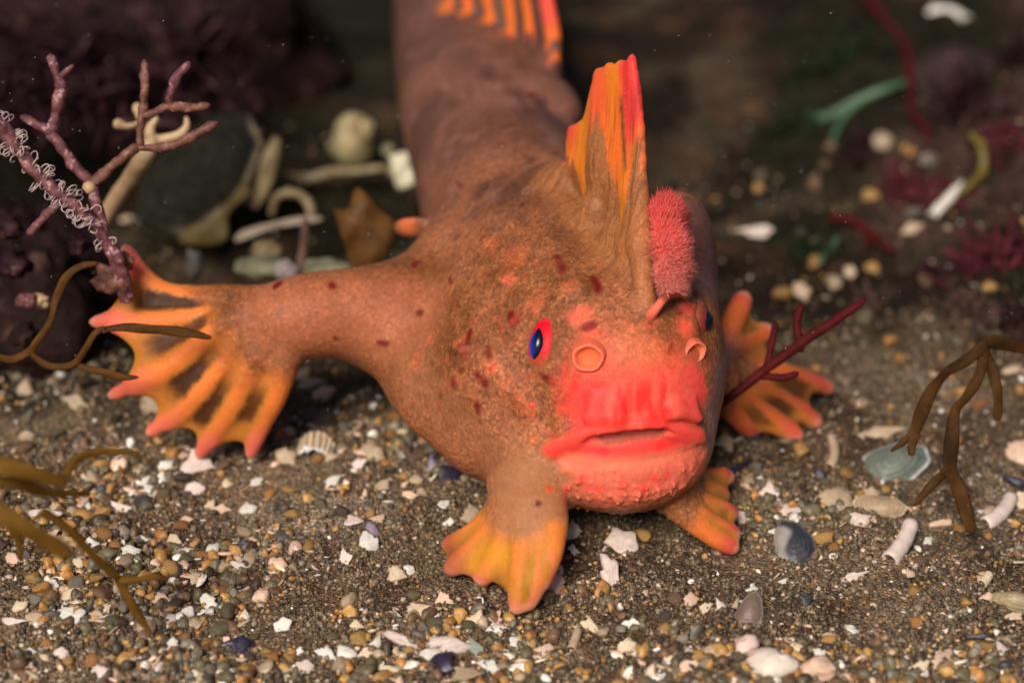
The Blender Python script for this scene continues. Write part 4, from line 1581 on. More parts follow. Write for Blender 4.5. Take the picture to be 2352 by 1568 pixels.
CHIP_LIST = [
    (460, 1078, 66, 50, -20, 'pinkish white', 'wedge', 'white wedge-shaped shell chip under the tips of the spread orange fin'),
    (448, 1130, 42, 30, 10, 'pinkish white'), (383, 1080, 40, 28, 15, 'white'), (345, 1132, 44, 26, -35, 'white'), (333, 1110, 34, 20, 50, 'white'), (372, 1102, 34, 18, 80, 'white'),
    (416, 1046, 42, 28, 10, 'peach'), (282, 1172, 50, 32, 115, 'pinkish white'), (506, 1174, 48, 22, 8, 'peach'), (484, 1168, 26, 24, 30, 'cream'), (570, 1172, 42, 28, 20, 'white'),
    (303, 1275, 42, 38, 30, 'white', 'rounded chip'), (398, 1250, 32, 30, 60, 'cream'), (160, 1422, 66, 44, 15, 'white', '', 'knobbed white shell chip with two bumps, beside the olive weed'), (372, 1382, 58, 28, 5, 'peach', '', 'pale bar-shaped shell piece with rounded ends lying flat'),
    (155, 1372, 86, 20, 28, 'cream', '', 'long curved cream shell sliver near the olive weed'), (480, 1394, 46, 32, -30, 'white'), (555, 1308, 58, 20, -35, 'pinkish white'), (610, 1224, 46, 16, -6, 'peach'),
    (795, 1288, 48, 26, 100, 'pinkish white'), (815, 1202, 40, 26, -15, 'pinkish white'), (847, 1252, 50, 36, 110, 'white'), (858, 1222, 44, 18, -60, 'lilac'), (866, 1196, 34, 18, 5, 'peach'),
    (912, 1328, 44, 36, -20, 'cream'), (940, 1314, 30, 24, -30, 'white'), (976, 1405, 72, 40, 25, 'cream', '', 'large cream shell chip with a notched edge in front of the fish'), (1018, 1386, 40, 30, -50, 'peach'),
    (1096, 1434, 38, 50, 0, 'cream', 'block', 'blocky cream shell piece with rounded corners in front of the orange foot'), (1132, 1428, 46, 26, 30, 'peach'), (1145, 1445, 54, 18, 15, 'white'),
    (1034, 1490, 108, 42, 3, 'pinkish white', '', 'broad white shell flake with a ragged edge in front of the orange foot'), (1088, 1490, 50, 26, -50, 'pale green'), (990, 1506, 46, 26, 20, 'white'),
    (752, 1508, 62, 28, -18, 'white'), (700, 1536, 40, 26, 10, 'pinkish white'), (928, 1480, 92, 26, -28, 'pinkish white'), (862, 1484, 52, 22, 75, 'white'), (850, 1502, 56, 24, 30, 'cream'),
    (1122, 1540, 52, 34, -40, 'white'), (1076, 1555, 66, 34, 5, 'tan'), (906, 1546, 70, 20, -20, 'cream'), (525, 1542, 64, 14, -32, 'white'), (393, 1490, 40, 28, 55, 'white'),
    (233, 1552, 44, 34, 10, 'pinkish white'), (140, 1506, 34, 26, 10, 'pinkish white'), (78, 1502, 32, 22, 0, 'white'), (30, 1432, 66, 18, -10, 'pinkish white'), (205, 1255, 42, 28, 20, 'white'),
    (100, 1190, 74, 30, -20, 'pinkish white', '', 'whitish shell chip half hidden by the olive weed'), (45, 1395, 40, 24, 40, 'cream'), (30, 1290, 46, 30, -10, 'peach'), (120, 1350, 30, 22, 60, 'white'), (240, 1400, 30, 22, 30, 'cream'),
    (1312, 1230, 40, 48, 20, 'pinkish white', '', 'pinkish white angular shell chip beside the orange front foot'), (1430, 1256, 70, 52, -30, 'pinkish white', '', 'broad pinkish white shell chip below the warty chin'), (1406, 1330, 38, 106, 10, 'pinkish white', '', 'long pale shell splinter with ragged tip in front of the fish'),
    (1268, 1352, 52, 66, 20, 'peach', '', 'peach shell chip half covered by the orange front foot'), (1318, 1268, 26, 24, 0, 'white'), (1452, 1440, 46, 26, -18, 'white'), (1360, 1446, 50, 22, -50, 'cream'), (1440, 1490, 40, 28, 20, 'cream'),
    (1725, 1356, 40, 11, 35, 'white', '', 'thin bright white splinter behind the brown oval shell'), (1795, 1338, 26, 10, 15, 'white'), (1690, 1392, 40, 14, 70, 'tan'), (1588, 1388, 30, 46, -10, 'peach'), (1652, 1398, 22, 44, 25, 'pinkish white'), (1622, 1405, 30, 28, 0, 'cream'),
    (1768, 1140, 38, 60, 12, 'pinkish white', '', "upright pinkish white chip behind the fish's far foot"), (1815, 1178, 40, 30, -40, 'pinkish white'), (1698, 1195, 30, 32, 30, 'pinkish white'), (1705, 1238, 24, 22, 0, 'white'), (1662, 1030, 40, 40, 20, 'tan'),
    (1925, 1158, 66, 60, 35, 'tan', '', 'tan triangular shell chip behind the bean-shaped shell'), (1975, 1200, 40, 44, -40, 'pinkish white'), (2000, 1140, 34, 26, 10, 'tan'), (2165, 1205, 60, 16, 22, 'peach'), (2275, 1380, 56, 28, 8, 'peach'),
    (2030, 1488, 0, 0, 0, 'cream'), (1962, 1328, 76, 20, 28, 'pinkish white', '', 'slim pinkish white splinter in front of the bean-shaped shell'), (2132, 1246, 26, 18, 30, 'white'), (2300, 1490, 20, 44, 12, 'pinkish white'), (2345, 1050, 60, 60, 60, 'peach', '', 'pale peach shell piece by the hanging brown weed'),
    (1830, 1490, 40, 18, -25, 'cream'), (1885, 1512, 22, 40, 10, 'white'), (1905, 1465, 30, 18, 10, 'tan'), (1640, 1500, 50, 30, 10, 'tan'), (1960, 1450, 30, 20, 10, 'white'), (2120, 1540, 40, 30, 10, 'cream'), (2205, 1500, 40, 16, -30, 'white'),
    (2340, 1160, 40, 40, 0, 'cream'), (2090, 1320, 22, 20, 40, 'peach'), (1545, 1520, 40, 24, 30, 'cream'), (1250, 1500, 44, 26, 10, 'peach'), (1190, 1480, 40, 22, -20, 'white'), (820, 1440, 34, 22, 10, 'cream'), (650, 1440, 40, 26, 30, 'white'),
    (2230, 1330, 0, 0, 0, 'white'), (2330, 1420, 40, 20, 30, 'cream'), (60, 900, 40, 40, 0, 'tan'), (180, 935, 76, 34, -12, 'tan', '', 'dim tan shell chip in shade behind the spread fin'), (352, 940, 56, 50, 40, 'tan', '', 'tan chip showing through the gap between two fin fingers'),
    (720, 885, 60, 26, -5, 'tan'), (745, 910, 50, 30, 30, 'peach'), (730, 960, 60, 20, 20, 'tan'), (690, 870, 40, 30, 10, 'tan'), (760, 1055, 40, 20, 10, 'tan'), (855, 1052, 66, 40, -35, 'tan', '', "tan shell chip on the dark gravel below the fish's belly"), (925, 992, 62, 16, -3, 'cream', '', "thin cream splinter below the fish's belly"),
    (825, 1080, 34, 34, 0, 'pinkish white'), (880, 1120, 40, 30, -30, 'tan'), (765, 1112, 32, 28, 10, 'white'), (955, 1105, 34, 26, 0, 'tan'), (940, 1140, 40, 20, 0, 'peach'), (1022, 1165, 24, 26, 20, 'white'), (1060, 1100, 34, 30, 0, 'tan'), (1110, 1108, 40, 54, -15, 'tan'),
    (660, 1000, 34, 26, 0, 'peach'), (660, 1060, 44, 40, 20, 'tan'), (1080, 1190, 40, 52, 20, 'tan'), (1030, 1205, 22, 26, 0, 'white'), (270, 1330, 26, 18, 30, 'white'), (450, 1330, 30, 22, 40, 'cream'), (60, 1560, 50, 26, 10, 'cream'), (300, 1470, 26, 20, 10, 'white'),
    (560, 1420, 26, 20, 40, 'cream'), (430, 1200, 28, 22, 10, 'peach'), (180, 1300, 28, 24, 10, 'cream'), (330, 1240, 26, 20, 0, 'white'), (120, 1240, 40, 26, 20, 'peach'), (520, 1115, 28, 22, 20, 'cream'), (590, 1110, 26, 20, 0, 'white'), (690, 1500, 26, 20, 0, 'white'),
    (2180, 58, 112, 40, -4, 'white', '', 'blurred bright white shell lying far back'), (1730, 558, 92, 30, 2, 'pinkish white', '', 'blurred pale shell splinter behind the head of the fish'), (2170, 485, 122, 24, 48, 'white', '', 'blurred white stick-shaped shell with a yellow weed at its end'), (2095, 548, 70, 30, 30, 'tan'),
    (1950, 650, 30, 30, 0, 'tan'), (1840, 700, 44, 44, 0, 'tan'), (1770, 985, 46, 30, 20, 'white'), (1720, 1005, 80, 20, 30, 'pinkish white', '', "pale curved sliver under the fish's far fin"), (2020, 1000, 110, 30, 6, 'tan', '', 'tan shell edge behind the broad grey-green shell'),
]


def build_chips():
    k = 0
    for a in CHIP_LIST:
        px, py, L, W, ang, col = a[:6]
        if L == 0:
            continue
        if W > L:
            L, W, ang = W, L, ang + 90
        if py > 850:
            L, W = L * 1.16, W * 1.2
        far_ = px > 1700 and py < 720
        chip(px, py, L, W, ang, col, a[6] if len(a) > 6 else '', label=a[7] if len(a) > 7 else None, seed=k, tilt=0.9 if far_ else 0.45 + 0.3 * ((k * 37 % 10) / 10), lift=0.12 if far_ else 0.0)
        k += 1


def worm_tube(px, py, L, Wd, ang, colour, label, bend=0.15, open_=True, tilt=0.75):
    """a hollow chalk tube with a thick rim at its open end"""
    q = G(px, py)
    t = proj(q)[2]
    n = 14
    x = np.linspace(-0.5, 0.5, n)
    path = np.c_[x * L * 1.3, bend * L * (x * x * 4 - 1) * 0.5, 0 * x] * K * t
    r = Wd * 0.5 * K * t * (0.92 + 0.035 * np.sin(x * 23 + px) + 0.14 * (0.5 - x))
    vo, fo = tube(path, r, 14, cap=False)
    vi, fi = tube(path[:7], r[:7] * 0.68, 14, cap=False)
    vs = np.vstack([vo, vi])
    fs = list(fo)
    m = len(vo)
    fs += [tuple(m + y for y in f[::-1]) for f in fi]
    for k in range(14):
        k2 = (k + 1) % 14
        fs.append((k2, k, m + k, m + k2))
    e = (n - 1) * 14
    fs.append(tuple(e + k for k in range(14)))
    fs.append(tuple(m + 6 * 14 + k for k in range(14)))
    vs = vs * (1 + 0.05 * (fbm(vs * 16 + px, 2)[:, None] - 0.5))
    o = mesh_obj('worm_tube', vs, fs, M['shell'])
    a_ = math.radians(ang)
    xx = math.cos(a_) * RV + math.sin(a_) * UV
    xx = np.array((xx[0], xx[1] + 0.75, max(xx[2] * 0.35, -0.1)))
    xx /= np.linalg.norm(xx)
    nn = np.array((0, 0, 1.0)) - xx * xx[2]
    nn /= np.linalg.norm(nn)
    yy = np.cross(nn, xx)
    R = Matrix([[xx[i], yy[i], nn[i]] for i in range(3)]).to_4x4()
    set_pose(o, q + np.array((0, 0, Wd * 0.45 * K * t)), R, (1, 1, 1))
    o.color = (*COLS[colour], 1)
    tag(o, label, 'worm tube', 'chalky worm tubes on the gravel')
    return o


def build_named_shells():
    worm_tube(2066, 1258, 104, 40, 50, 'pinkish white', 'open white worm tube with a round mouth lying on the sand', 0.14)
    worm_tube(2290, 1186, 92, 36, 32, 'pinkish white', 'curved white worm tube beside the hanging brown weed', 0.22)
    worm_tube(1320, 1476, 46, 22, 70, 'tan', 'short upright tan worm tube in front of the fish', 0.05)
    worm_tube(2262, 1338, 30, 24, 40, 'cream', 'stubby cream worm tube with dark holes in the open sand', 0.1)
    worm_tube(1905, 1045, 76, 22, 80, 'tan', "dull bent tan worm tube behind the fish's far foot", 0.3)
    # striped fragment
    v, f = chip_data(777, jag=0.10, bend=0.55, thick=0.10, pts=30)
    band = 0.5 + 0.5 * np.sin(v[:, 0] * 34 + v[:, 1] * 5 + 3 * (fbm(v * 3, 2) - 0.5))
    c = np.where((band > 0.72)[:, None], np.array((0.33, 0.17, 0.09)), np.array((0.66, 0.52, 0.36)))
    lowe = sstep(-0.16, -0.30, v[:, 1])[:, None]
    c = c * (1 - lowe) + np.array((0.80, 0.79, 0.76)) * lowe
    # finer grid so that the stripes stay crisp
    o = striped_shell()
    # broad grey-green bivalve with a pale rim
    valve(2052, 1078, 176, 116, 28, 'broad grey-green shell with a bright white rim, propped on the sand', (0.17, 0.19, 0.15), (0.74, 0.74, 0.70), tilt=0.55, name='bivalve_shell')
    valve(2022, 1174, 124, 56, -10, 'tan bean-shaped shell with a pale rim beside the triangular chip', (0.42, 0.29, 0.17), (0.72, 0.52, 0.36), tilt=0.45, name='bivalve_shell')
    valve(1722, 1414, 96, 58, 72, 'brown oval shell with fine growth rings half sunk in sand', (0.20, 0.13, 0.10), (0.40, 0.30, 0.25), tilt=0.45, name='bivalve_shell')
    valve(1822, 1262, 150, 92, 105, "blue-grey mussel shell with a chalky side near the fish's far foot", (0.045, 0.046, 0.056), (0.40, 0.37, 0.33), tilt=0.5, name='mussel_shell', side=True)
    valve(2335, 1525 - 130, 60, 130, 80, 'large tan shell cut by the frame edge at the sandy side', (0.42, 0.32, 0.18), (0.5, 0.4, 0.25), tilt=0.4, name='bivalve_shell')
    for (px, py, L, W, ang, col, lab) in ((540, 1492, 76, 44, 14, 'dark purple', 'purple mussel flake with a lilac edge among brown gravel'), (1022, 1528, 74, 60, -40, 'dark purple', 'dark purple shell lump in front of the broad white flake'),
                                          (1700, 1080, 84, 16, 42, 'dark purple', "thin violet mussel splinter behind the fish's far foot"), (1882, 1095, 30, 40, 20, 'dark purple', 'small dark violet mussel bit behind the triangular chip'),
                                          (2330, 1115, 80, 26, -20, 'dark purple', 'blue-black mussel flake at the sandy side by the brown weed'), (1040, 1100, 62, 54, 10, 'dark purple', "black-violet mussel bit on gravel below the fish's belly"),
                                          (995, 1075, 26, 52, 15, 'lilac', "pale lilac mussel edge below the fish's belly"), (740, 975, 90, 70, 0, 'dark brown', 'blackish lump in the shade behind the spread fin'),
                                          (1855, 1385, 34, 30, 30, 'dark grey', 'small blue-black flake in the open sand'), (2245, 1470, 60, 14, 0, 'dark grey', 'thin dark flake near the far corner of the sand'),
                                          (560, 1258, 40, 24, 30, 'dark purple', 'small dark violet bit behind the purple mussel flake')):
        me = CHIPS[(px + py) % 20]
        q = G(px, py)
        t = proj(q)[2]
        o = bpy.data.objects.new('mussel_flake', me.copy())
        o.data.materials[0] = M['mussel']
        C.objects.link(o)
        set_pose(o, q + np.array((0, 0, 0.05)), frame_for(px, py, ang, 0.5, px), (L * K * t, W * K * t, L * K * t * 0.8))
        o.color = (*COLS[col], 1)
        tag(o, lab, 'mussel shell', 'dark mussel bits on the gravel')
    # pitted white lump
    for (px, py, rx, ry, lab, col, sd) in ((1775, 1535, 62, 44, 'pitted white shell lump at the front edge of the sand', (0.80, 0.66, 0.54), 5), (1715, 1492, 30, 34, 'rough pinkish lump with a dark hole behind the pitted white lump', (0.74, 0.55, 0.46), 6),
                                           (1880, 1545, 40, 34, 'peach chalky lump beside the pitted white lump', (0.76, 0.50, 0.35), 7)):
        v, f = ICO3
        d = 1 + 0.55 * (fbm(v * 1.6 + sd * 5, 3) - 0.5) * 1.5
        pit = sstep(0.60, 0.70, fbm(v * 4.2 + sd, 2))
        v2 = v * (d - 0.22 * pit)[:, None]
        q = G(px, py)
        t = proj(q)[2]
        o = mesh_obj('shell_lump', v2 * np.array((rx, ry * 0.9, ry * 0.8)) * K * t, f, M['shell'], loc=q + np.array((0, 0, 0.05)))
        o.color = (*col, 1)
        tag(o, lab, 'shell lump')


M['mussel'] = tinted('mussel_shell', rough=0.3, scale=7, vary=0.6, bump=0.3, bscale=16, bdist=0.02, sss=0.0, spec=0.6)


def striped_shell():
    """a curved piece of a ribbed shell, brown bands across a white ground, its broken lower edge white"""
    px, py = 726, 1040
    q = G(px, py)
    t = proj(q)[2]
    U, W = 90, 44
    r = np.random.default_rng(5)
    jag = fbm(np.c_[np.linspace(0, 9, U), np.zeros(U), np.zeros(U)], 3)
    vs, cs = [], []
    for side in (1, 0):
        for j in range(W):
            b = j / (W - 1)
            for i in range(U):
                a = i / (U - 1)
                lo = 0.02 + 0.34 * jag[i] * (0.5 + 0.8 * math.sin(a * 3.1))
                hi = 1.0 - 0.30 * (2 * a - 1) ** 2 - 0.08 * a
                y = lo + (hi - lo) * b
                th = (a - 0.45) * 2.1
                rib = 0.012 * math.sin(a * 60)
                R_ = (0.235 + 0.01 * b) * (1 - 0.25 * (1 - b) * 0) + rib * 0.5 - (0 if side else 0.03)
                vs.append((R_ * math.sin(th), (y - 0.5) * 0.34, R_ * math.cos(th) - 0.2))
                s_ = 0.5 + 0.5 * math.sin((a + 0.10 * y) * 46 + 0.8 * math.sin(a * 9))
                white = 1 - sstep(0.08, 0.20, b + 0.1 * math.sin(a * 17))
                base = np.array((0.62, 0.50, 0.34)) * (1 - 0.0)
                brown = np.array((0.30, 0.135, 0.07))
                k = sstep(0.58, 0.80, s_)
                c = base * (1 - k) + brown * k
                c = c * (1 - white) + np.array((0.80, 0.79, 0.77)) * white
                cs.append(c)
    fs = []
    n = U * W
    for s_ in (0, 1):
        for j in range(W - 1):
            for i in range(U - 1):
                f = (s_ * n + j * U + i, s_ * n + j * U + i + 1, s_ * n + (j + 1) * U + i + 1, s_ * n + (j + 1) * U + i)
                fs.append(f if s_ == 0 else f[::-1])
    edge = [j * U for j in range(W)][::-1] + list(range(U)) + [j * U + U - 1 for j in range(W)] + [(W - 1) * U + i for i in range(U)][::-1]
    for a, b in zip(edge[:-1], edge[1:]):
        if a != b:
            fs.append((a, n + a, n + b, b))
    o = mesh_obj('striped_shell_fragment', vs, fs, M['painted'], col=cs)
    set_pose(o, q + np.array((0, 0, 0.10)), frame_for(px, py, -16, 0.62), (1.0, 1.0, 1.0))
    tag(o, 'white shell fragment with brown stripes on the gravel beside the spread fin', 'shell fragment')
    return o


def valve(px, py, L, W, ang, label, c_in, c_rim, tilt=0.5, name='bivalve_shell', side=False, deep=0.30, t=None, pos=None, flip=False):
    """one domed shell valve with growth rings and a thick pale rim"""
    q = G(px, py) if pos is None else pos
    t = proj(q)[2]
    A, B = 64, 22
    vs, cs, fs = [], [], []
    for s_ in (0, 1):
        for j in range(B):
            g = j / (B - 1)
            for i in range(A):
                th = 2 * math.pi * i / A
                ex = math.copysign(abs(math.cos(th)) ** 0.9, math.cos(th))
                ey = math.copysign(abs(math.sin(th)) ** 0.95, math.sin(th)) * (1 - 0.25 * math.cos(th))
                wob = 1 + 0.04 * math.sin(3 * th + px) + 0.03 * math.sin(7 * th)
                x, y = ex * g * 0.5 * wob, ey * g * 0.5 * wob
                z = deep * (1 - g ** 2.2) + 0.012 * math.sin(g * 40) * g
                vs.append((x * L * K * t, y * W * K * t, (z - 0.05 - (0.05 if s_ else 0)) * W * K * t))
                rim = sstep(0.84 if L > 300 else 0.88, 0.95, g) * (0.0 + 1.0 * sstep(-0.1, 0.8, math.cos(th + 1.3)) if L > 300 else 1.0)
                if side:
                    rim = max(rim * 0.4, sstep(0.05, 0.5, y * 2 + 0.3 * math.sin(x * 9)))
                ring = 0.8 + 0.35 * (0.5 + 0.5 * math.sin(g * 34 + 2 * math.sin(th)))
                cs.append(np.array(c_in) * ring * (1 - rim) + np.array(c_rim) * rim)
    n = A * B
    for s_ in (0, 1):
        for j in range(B - 1):
            for i in range(A):
                i2 = (i + 1) % A
                f = (s_ * n + j * A + i, s_ * n + (j + 1) * A + i, s_ * n + (j + 1) * A + i2, s_ * n + j * A + i2)
                fs.append(f if s_ == 0 else f[::-1])
    e = (B - 1) * A
    for i in range(A):
        i2 = (i + 1) % A
        fs.append((e + i, n + e + i, n + e + i2, e + i2))
    vs = np.array(vs)
    if flip:
        vs[:, 2] *= -1
        fs = [f[::-1] for f in fs]
    o = mesh_obj(name, vs, fs, M['painted'], col=np.clip(cs, 0, 1))
    set_pose(o, q + np.array((0, 0, 0.06)), frame_for(px, py, ang, tilt, px), (1, 1, 1))
    tag(o, label, 'shell')
    return o


def gravel_weight(px, py):
    """how stony the bed is at this place, 0..1"""
    q = np.stack([np.asarray(px) / 170.0, np.asarray(py) / 110.0, 0 * np.asarray(px)], -1)
    n = fbm(q + 3, 3)
    w = np.exp(-(((px - 300) / 420) ** 2 + ((py - 1240) / 230) ** 2)) * 1.25
    w = np.maximum(w, np.exp(-((py - 1560) / 110.0) ** 2) * (0.8 - 0.25 * sstep(1500, 2100, px)))
    w = np.maximum(w, np.exp(-(((px - 880) / 260) ** 2 + ((py - 1040) / 130) ** 2)) * 1.0)
    w = np.maximum(w, np.exp(-(((px - 1180) / 330) ** 2 + ((py - 1440) / 110) ** 2)) * 0.85)
    w = np.maximum(w, np.exp(-(((px - 1800) / 260) ** 2 + ((py - 1180) / 130) ** 2)) * 0.6)
    w = np.maximum(w, 0.26)
    return np.clip(w * (0.4 + 1.3 * sstep(0.35, 0.65, n)), 0, 1)


STONE_KINDS = [('ochre', 0.20), ('amber', 0.12), ('tan', 0.15), ('grey', 0.12), ('olive grey', 0.17), ('brown', 0.12), ('dark brown', 0.08), ('orange brown', 0.04)]


def build_pebbles():
    r = np.random.default_rng(17)
    placed = [(a[0], a[1], 0.35 * (a[2] + a[3])) for a in CHIP_LIST]
    kinds = [k for k, _ in STONE_KINDS]
    pw = np.array([x for _, x in STONE_KINDS])
    pw /= pw.sum()
    fixed = [(192, 1190, 46, 'ochre'), (78, 1330, 40, 'ochre'), (95, 1358, 42, 'amber'), (205, 1300, 30, 'amber'), (466, 1280, 36, 'amber'), (520, 1258, 34, 'ochre'), (610, 1500, 34, 'ochre'),
             (670, 1512, 30, 'ochre'), (415, 1210, 34, 'orange brown'), (1110, 1350, 24, 'ochre'), (1220, 1460, 30, 'orange brown'), (1900, 1470, 40, 'ochre'), (1595, 1510, 36, 'ochre'),
             (1160, 1190, 40, 'olive grey'), (650, 1010, 44, 'orange brown'), (250, 1160, 42, 'brown'), (1000, 1440, 46, 'olive grey'), (1080, 1440, 40, 'olive grey'), (2025, 335, 60, 'tan'), (1912, 655, 40, 'tan'),
             (1810, 1010, 40, 'tan'), (1840, 1040, 46, 'ochre'), (1890, 1240, 40, 'ochre'), (60, 1030, 44, 'brown'), (130, 1000, 40, 'olive grey'), (520, 1340, 34, 'olive grey'), (240, 1230, 44, 'amber')]
    todo = [(x, y, s_, k) for x, y, s_, k in fixed]
    tries = 0
    while len(todo) < 280 and tries < 30000:
        tries += 1
        px, py = r.uniform(-20, 2370), r.uniform(850, 1585) if r.random() < 0.86 else r.uniform(330, 850)
        if r.random() > gravel_weight(px, py) ** (1.3 if py > 850 else 0.4) or (py < 850 and px < 1680):
            continue
        if 1150 < px < 1640 and py < 1190:
            continue
        s_ = r.uniform(22, 40) * (1.25 if px < 850 and py > 1000 else (1 if py > 850 else 1.3))
        if any((px - a) ** 2 + ((py - b) * 1.25) ** 2 < (0.46 * (s_ + c)) ** 2 for a, b, c in placed):
            continue
        placed.append((px, py, s_))
        todo.append((px, py, s_, kinds[r.choice(len(kinds), p=pw)]))
    for k, (px, py, s_, kd) in enumerate(todo):
        q = G(px, py)
        t = proj(q)[2]
        o = bpy.data.objects.new('pebble', STONES[k % len(STONES)])
        C.objects.link(o)
        R = Matrix.Rotation(r.uniform(0, 6.28), 4, 'Z') @ Matrix.Rotation(r.uniform(-0.5, 0.5), 4, 'X')
        g = s_ * 0.5 * K * t
        set_pose(o, q + np.array((0, 0, g * 0.28)), R, (g * r.uniform(0.9, 1.25), g * r.uniform(0.8, 1.0), g * r.uniform(0.6, 0.9)))
        o.color = (*np.clip(np.array(COLS[kd]) * r.uniform(0.75, 1.25), 0, 1), 1)
        sz = 'large' if s_ > 36 else ('small' if s_ < 28 else 'middling')
        tag(o, unique_label(f'{sz} {kd} pebble', px, py, None), 'pebble', 'pebbles in the gravel')


def build_gravel():
    """the countless small grains between the pebbles"""
    r = np.random.default_rng(23)
    N_ = 90000
    px, py = r.uniform(-60, 2410, N_), 250 + 1400 * r.random(N_) ** 0.62
    w = gravel_weight(px, py) * (0.25 + 0.75 * sstep(500, 900, py))
    keep = r.random(N_) < np.minimum(w * 0.34 + 0.05, 0.32)
    px, py = px[keep], py[keep]
    n = len(px)
    gw = gravel_weight(px, py)
    t = np.array([tg(y) for y in py])
    x = (px - 1176) * K * t
    y = CAM[1] + t * (math.cos(PITCH) + (784 - py) * K * math.sin(PITCH))
    z = ground_h(x, y)
    size = (r.gamma(2.2, 3.0, n) * (0.5 + 1.35 * gw) + 3.0) * 0.5 * K * 20
    size = np.minimum(size, 0.080)
    pal = np.array([COLS[k] for k in ('olive grey', 'dark brown', 'brown', 'grey', 'ochre', 'tan', 'white', 'amber', 'peach', 'dark grey')]) * 1.22
    pp = np.array([0.24, 0.16, 0.16, 0.10, 0.11, 0.10, 0.06, 0.06, 0.045, 0.015])
    ci = r.choice(len(pal), n, p=pp / pp.sum())
    col = pal[ci] * r.uniform(0.7, 1.25, (n, 1))
    V0, F0 = ICO1
    V2, F2 = ICO2
    vs, fs, cs = [], [], []
    off = 0
    for big in (0, 1):
        Vt, Ft = (V2, F2) if big else (V0, F0)
        sel = np.where((size > 0.034) == bool(big))[0]
        if len(sel) == 0:
            continue
        m = len(sel)
        nv = len(Vt)
        ph = r.uniform(0, 100, (m, 3))
        v = np.repeat(Vt[None], m, 0)
        d = 1 + 0.9 * (vnoise(v * 1.3 + ph[:, None, :]) - 0.5)
        v = v * d[..., None]
        for _ in range(5):
            nn = r.normal(size=(m, 3))
            nn /= np.linalg.norm(nn, axis=1, keepdims=True)
            hh = np.einsum('mij,mj->mi', v, nn)
            v = v - nn[:, None, :] * (np.maximum(0, hh - r.uniform(0.45, 0.8, (m, 1))) * 0.85)[..., None]
        fl = np.isin(ci[sel], (5, 6, 8))[:, None, None] & (r.random((m, 1, 1)) < 0.75)
        v = v * r.uniform(0.7, 1.35, (m, 1, 3)) * np.where(fl, np.array((1.75, 1.1, 0.35)), 1.0) * size[sel][:, None, None]
        a, b = r.uniform(0, 6.28, m), r.uniform(-0.9, 0.9, m)
        ca, sa, cb, sb = np.cos(a)[:, None], np.sin(a)[:, None], np.cos(b)[:, None], np.sin(b)[:, None]
        X, Y, Z = v[..., 0], v[..., 1] * cb - v[..., 2] * sb, v[..., 1] * sb + v[..., 2] * cb
        X, Y = X * ca - Y * sa, X * sa + Y * ca
        v = np.stack([X + x[sel][:, None], Y + y[sel][:, None], Z + (z[sel] + size[sel] * 0.3)[:, None]], -1)
        vs.append(v.reshape(-1, 3))
        fs.append((Ft[None] + (off + np.arange(m) * nv)[:, None, None]).reshape(-1, 3))
        cs.append(np.repeat(col[sel], nv, axis=0))
        off += m * nv
    o = mesh_obj('gravel', np.concatenate(vs), np.concatenate(fs), M['gravel'], col=np.concatenate(cs))
    o['kind'] = 'stuff'
    o['label'] = 'fine brown and cream gravel grains'



def build_grit():
    """the silt and shell sand lying over the whole foreground"""
    r = np.random.default_rng(91)
    N_ = 85000
    px = r.uniform(-40, 2390, N_)
    py = 700 + 890 * r.random(N_) ** 0.7
    q = np.stack([px / 60.0, py / 45.0, 0 * px], -1)
    keep = r.random(N_) < 0.10 + 0.85 * sstep(0.42, 0.66, fbm(q, 3))
    keep &= r.random(N_) > 0.75 * np.exp(-(((px - 720) / 190) ** 2 + ((py - 1175) / 90) ** 2))
    px, py = px[keep], py[keep]
    n = len(px)
    t = np.array([tg(y) for y in py])
    x = (px - 1176) * K * t
    y = CAM[1] + t * (math.cos(PITCH) + (784 - py) * K * math.sin(PITCH))
    z = ground_h(x, y)
    size = np.minimum(r.gamma(3.0, 0.0034, n) + 0.004, 0.028)
    pal = np.array(((0.27, 0.190, 0.115), (0.18, 0.122, 0.072), (0.10, 0.069, 0.041), (0.050, 0.034, 0.022), (0.36, 0.265, 0.175), (0.62, 0.49, 0.36), (0.32, 0.150, 0.050), (0.15, 0.108, 0.050)))
    ci = r.choice(8, n, p=(0.22, 0.24, 0.20, 0.12, 0.09, 0.035, 0.045, 0.05))
    col = pal[ci] * r.uniform(0.75, 1.25, (n, 1))
    V, F_ = ICO1
    v = np.repeat(V[None], n, 0) * (1 + 0.5 * r.uniform(-1, 1, (n, len(V), 1))) * r.uniform(0.6, 1.4, (n, 1, 3)) * size[:, None, None]
    v = v + np.stack([x, y, z + size * 0.35], -1)[:, None, :]
    f = (F_[None] + (np.arange(n) * len(V))[:, None, None]).reshape(-1, 3)
    o = mesh_obj('coarse_sand', v.reshape(-1, 3), f, M['gravel'], col=np.repeat(col, len(V), axis=0), smooth=False)
    o['kind'] = 'stuff'
    o['label'] = 'coarse brown sand and shell grit'


build_grit()
build_gravel()
build_pebbles()
build_chips()
build_named_shells()


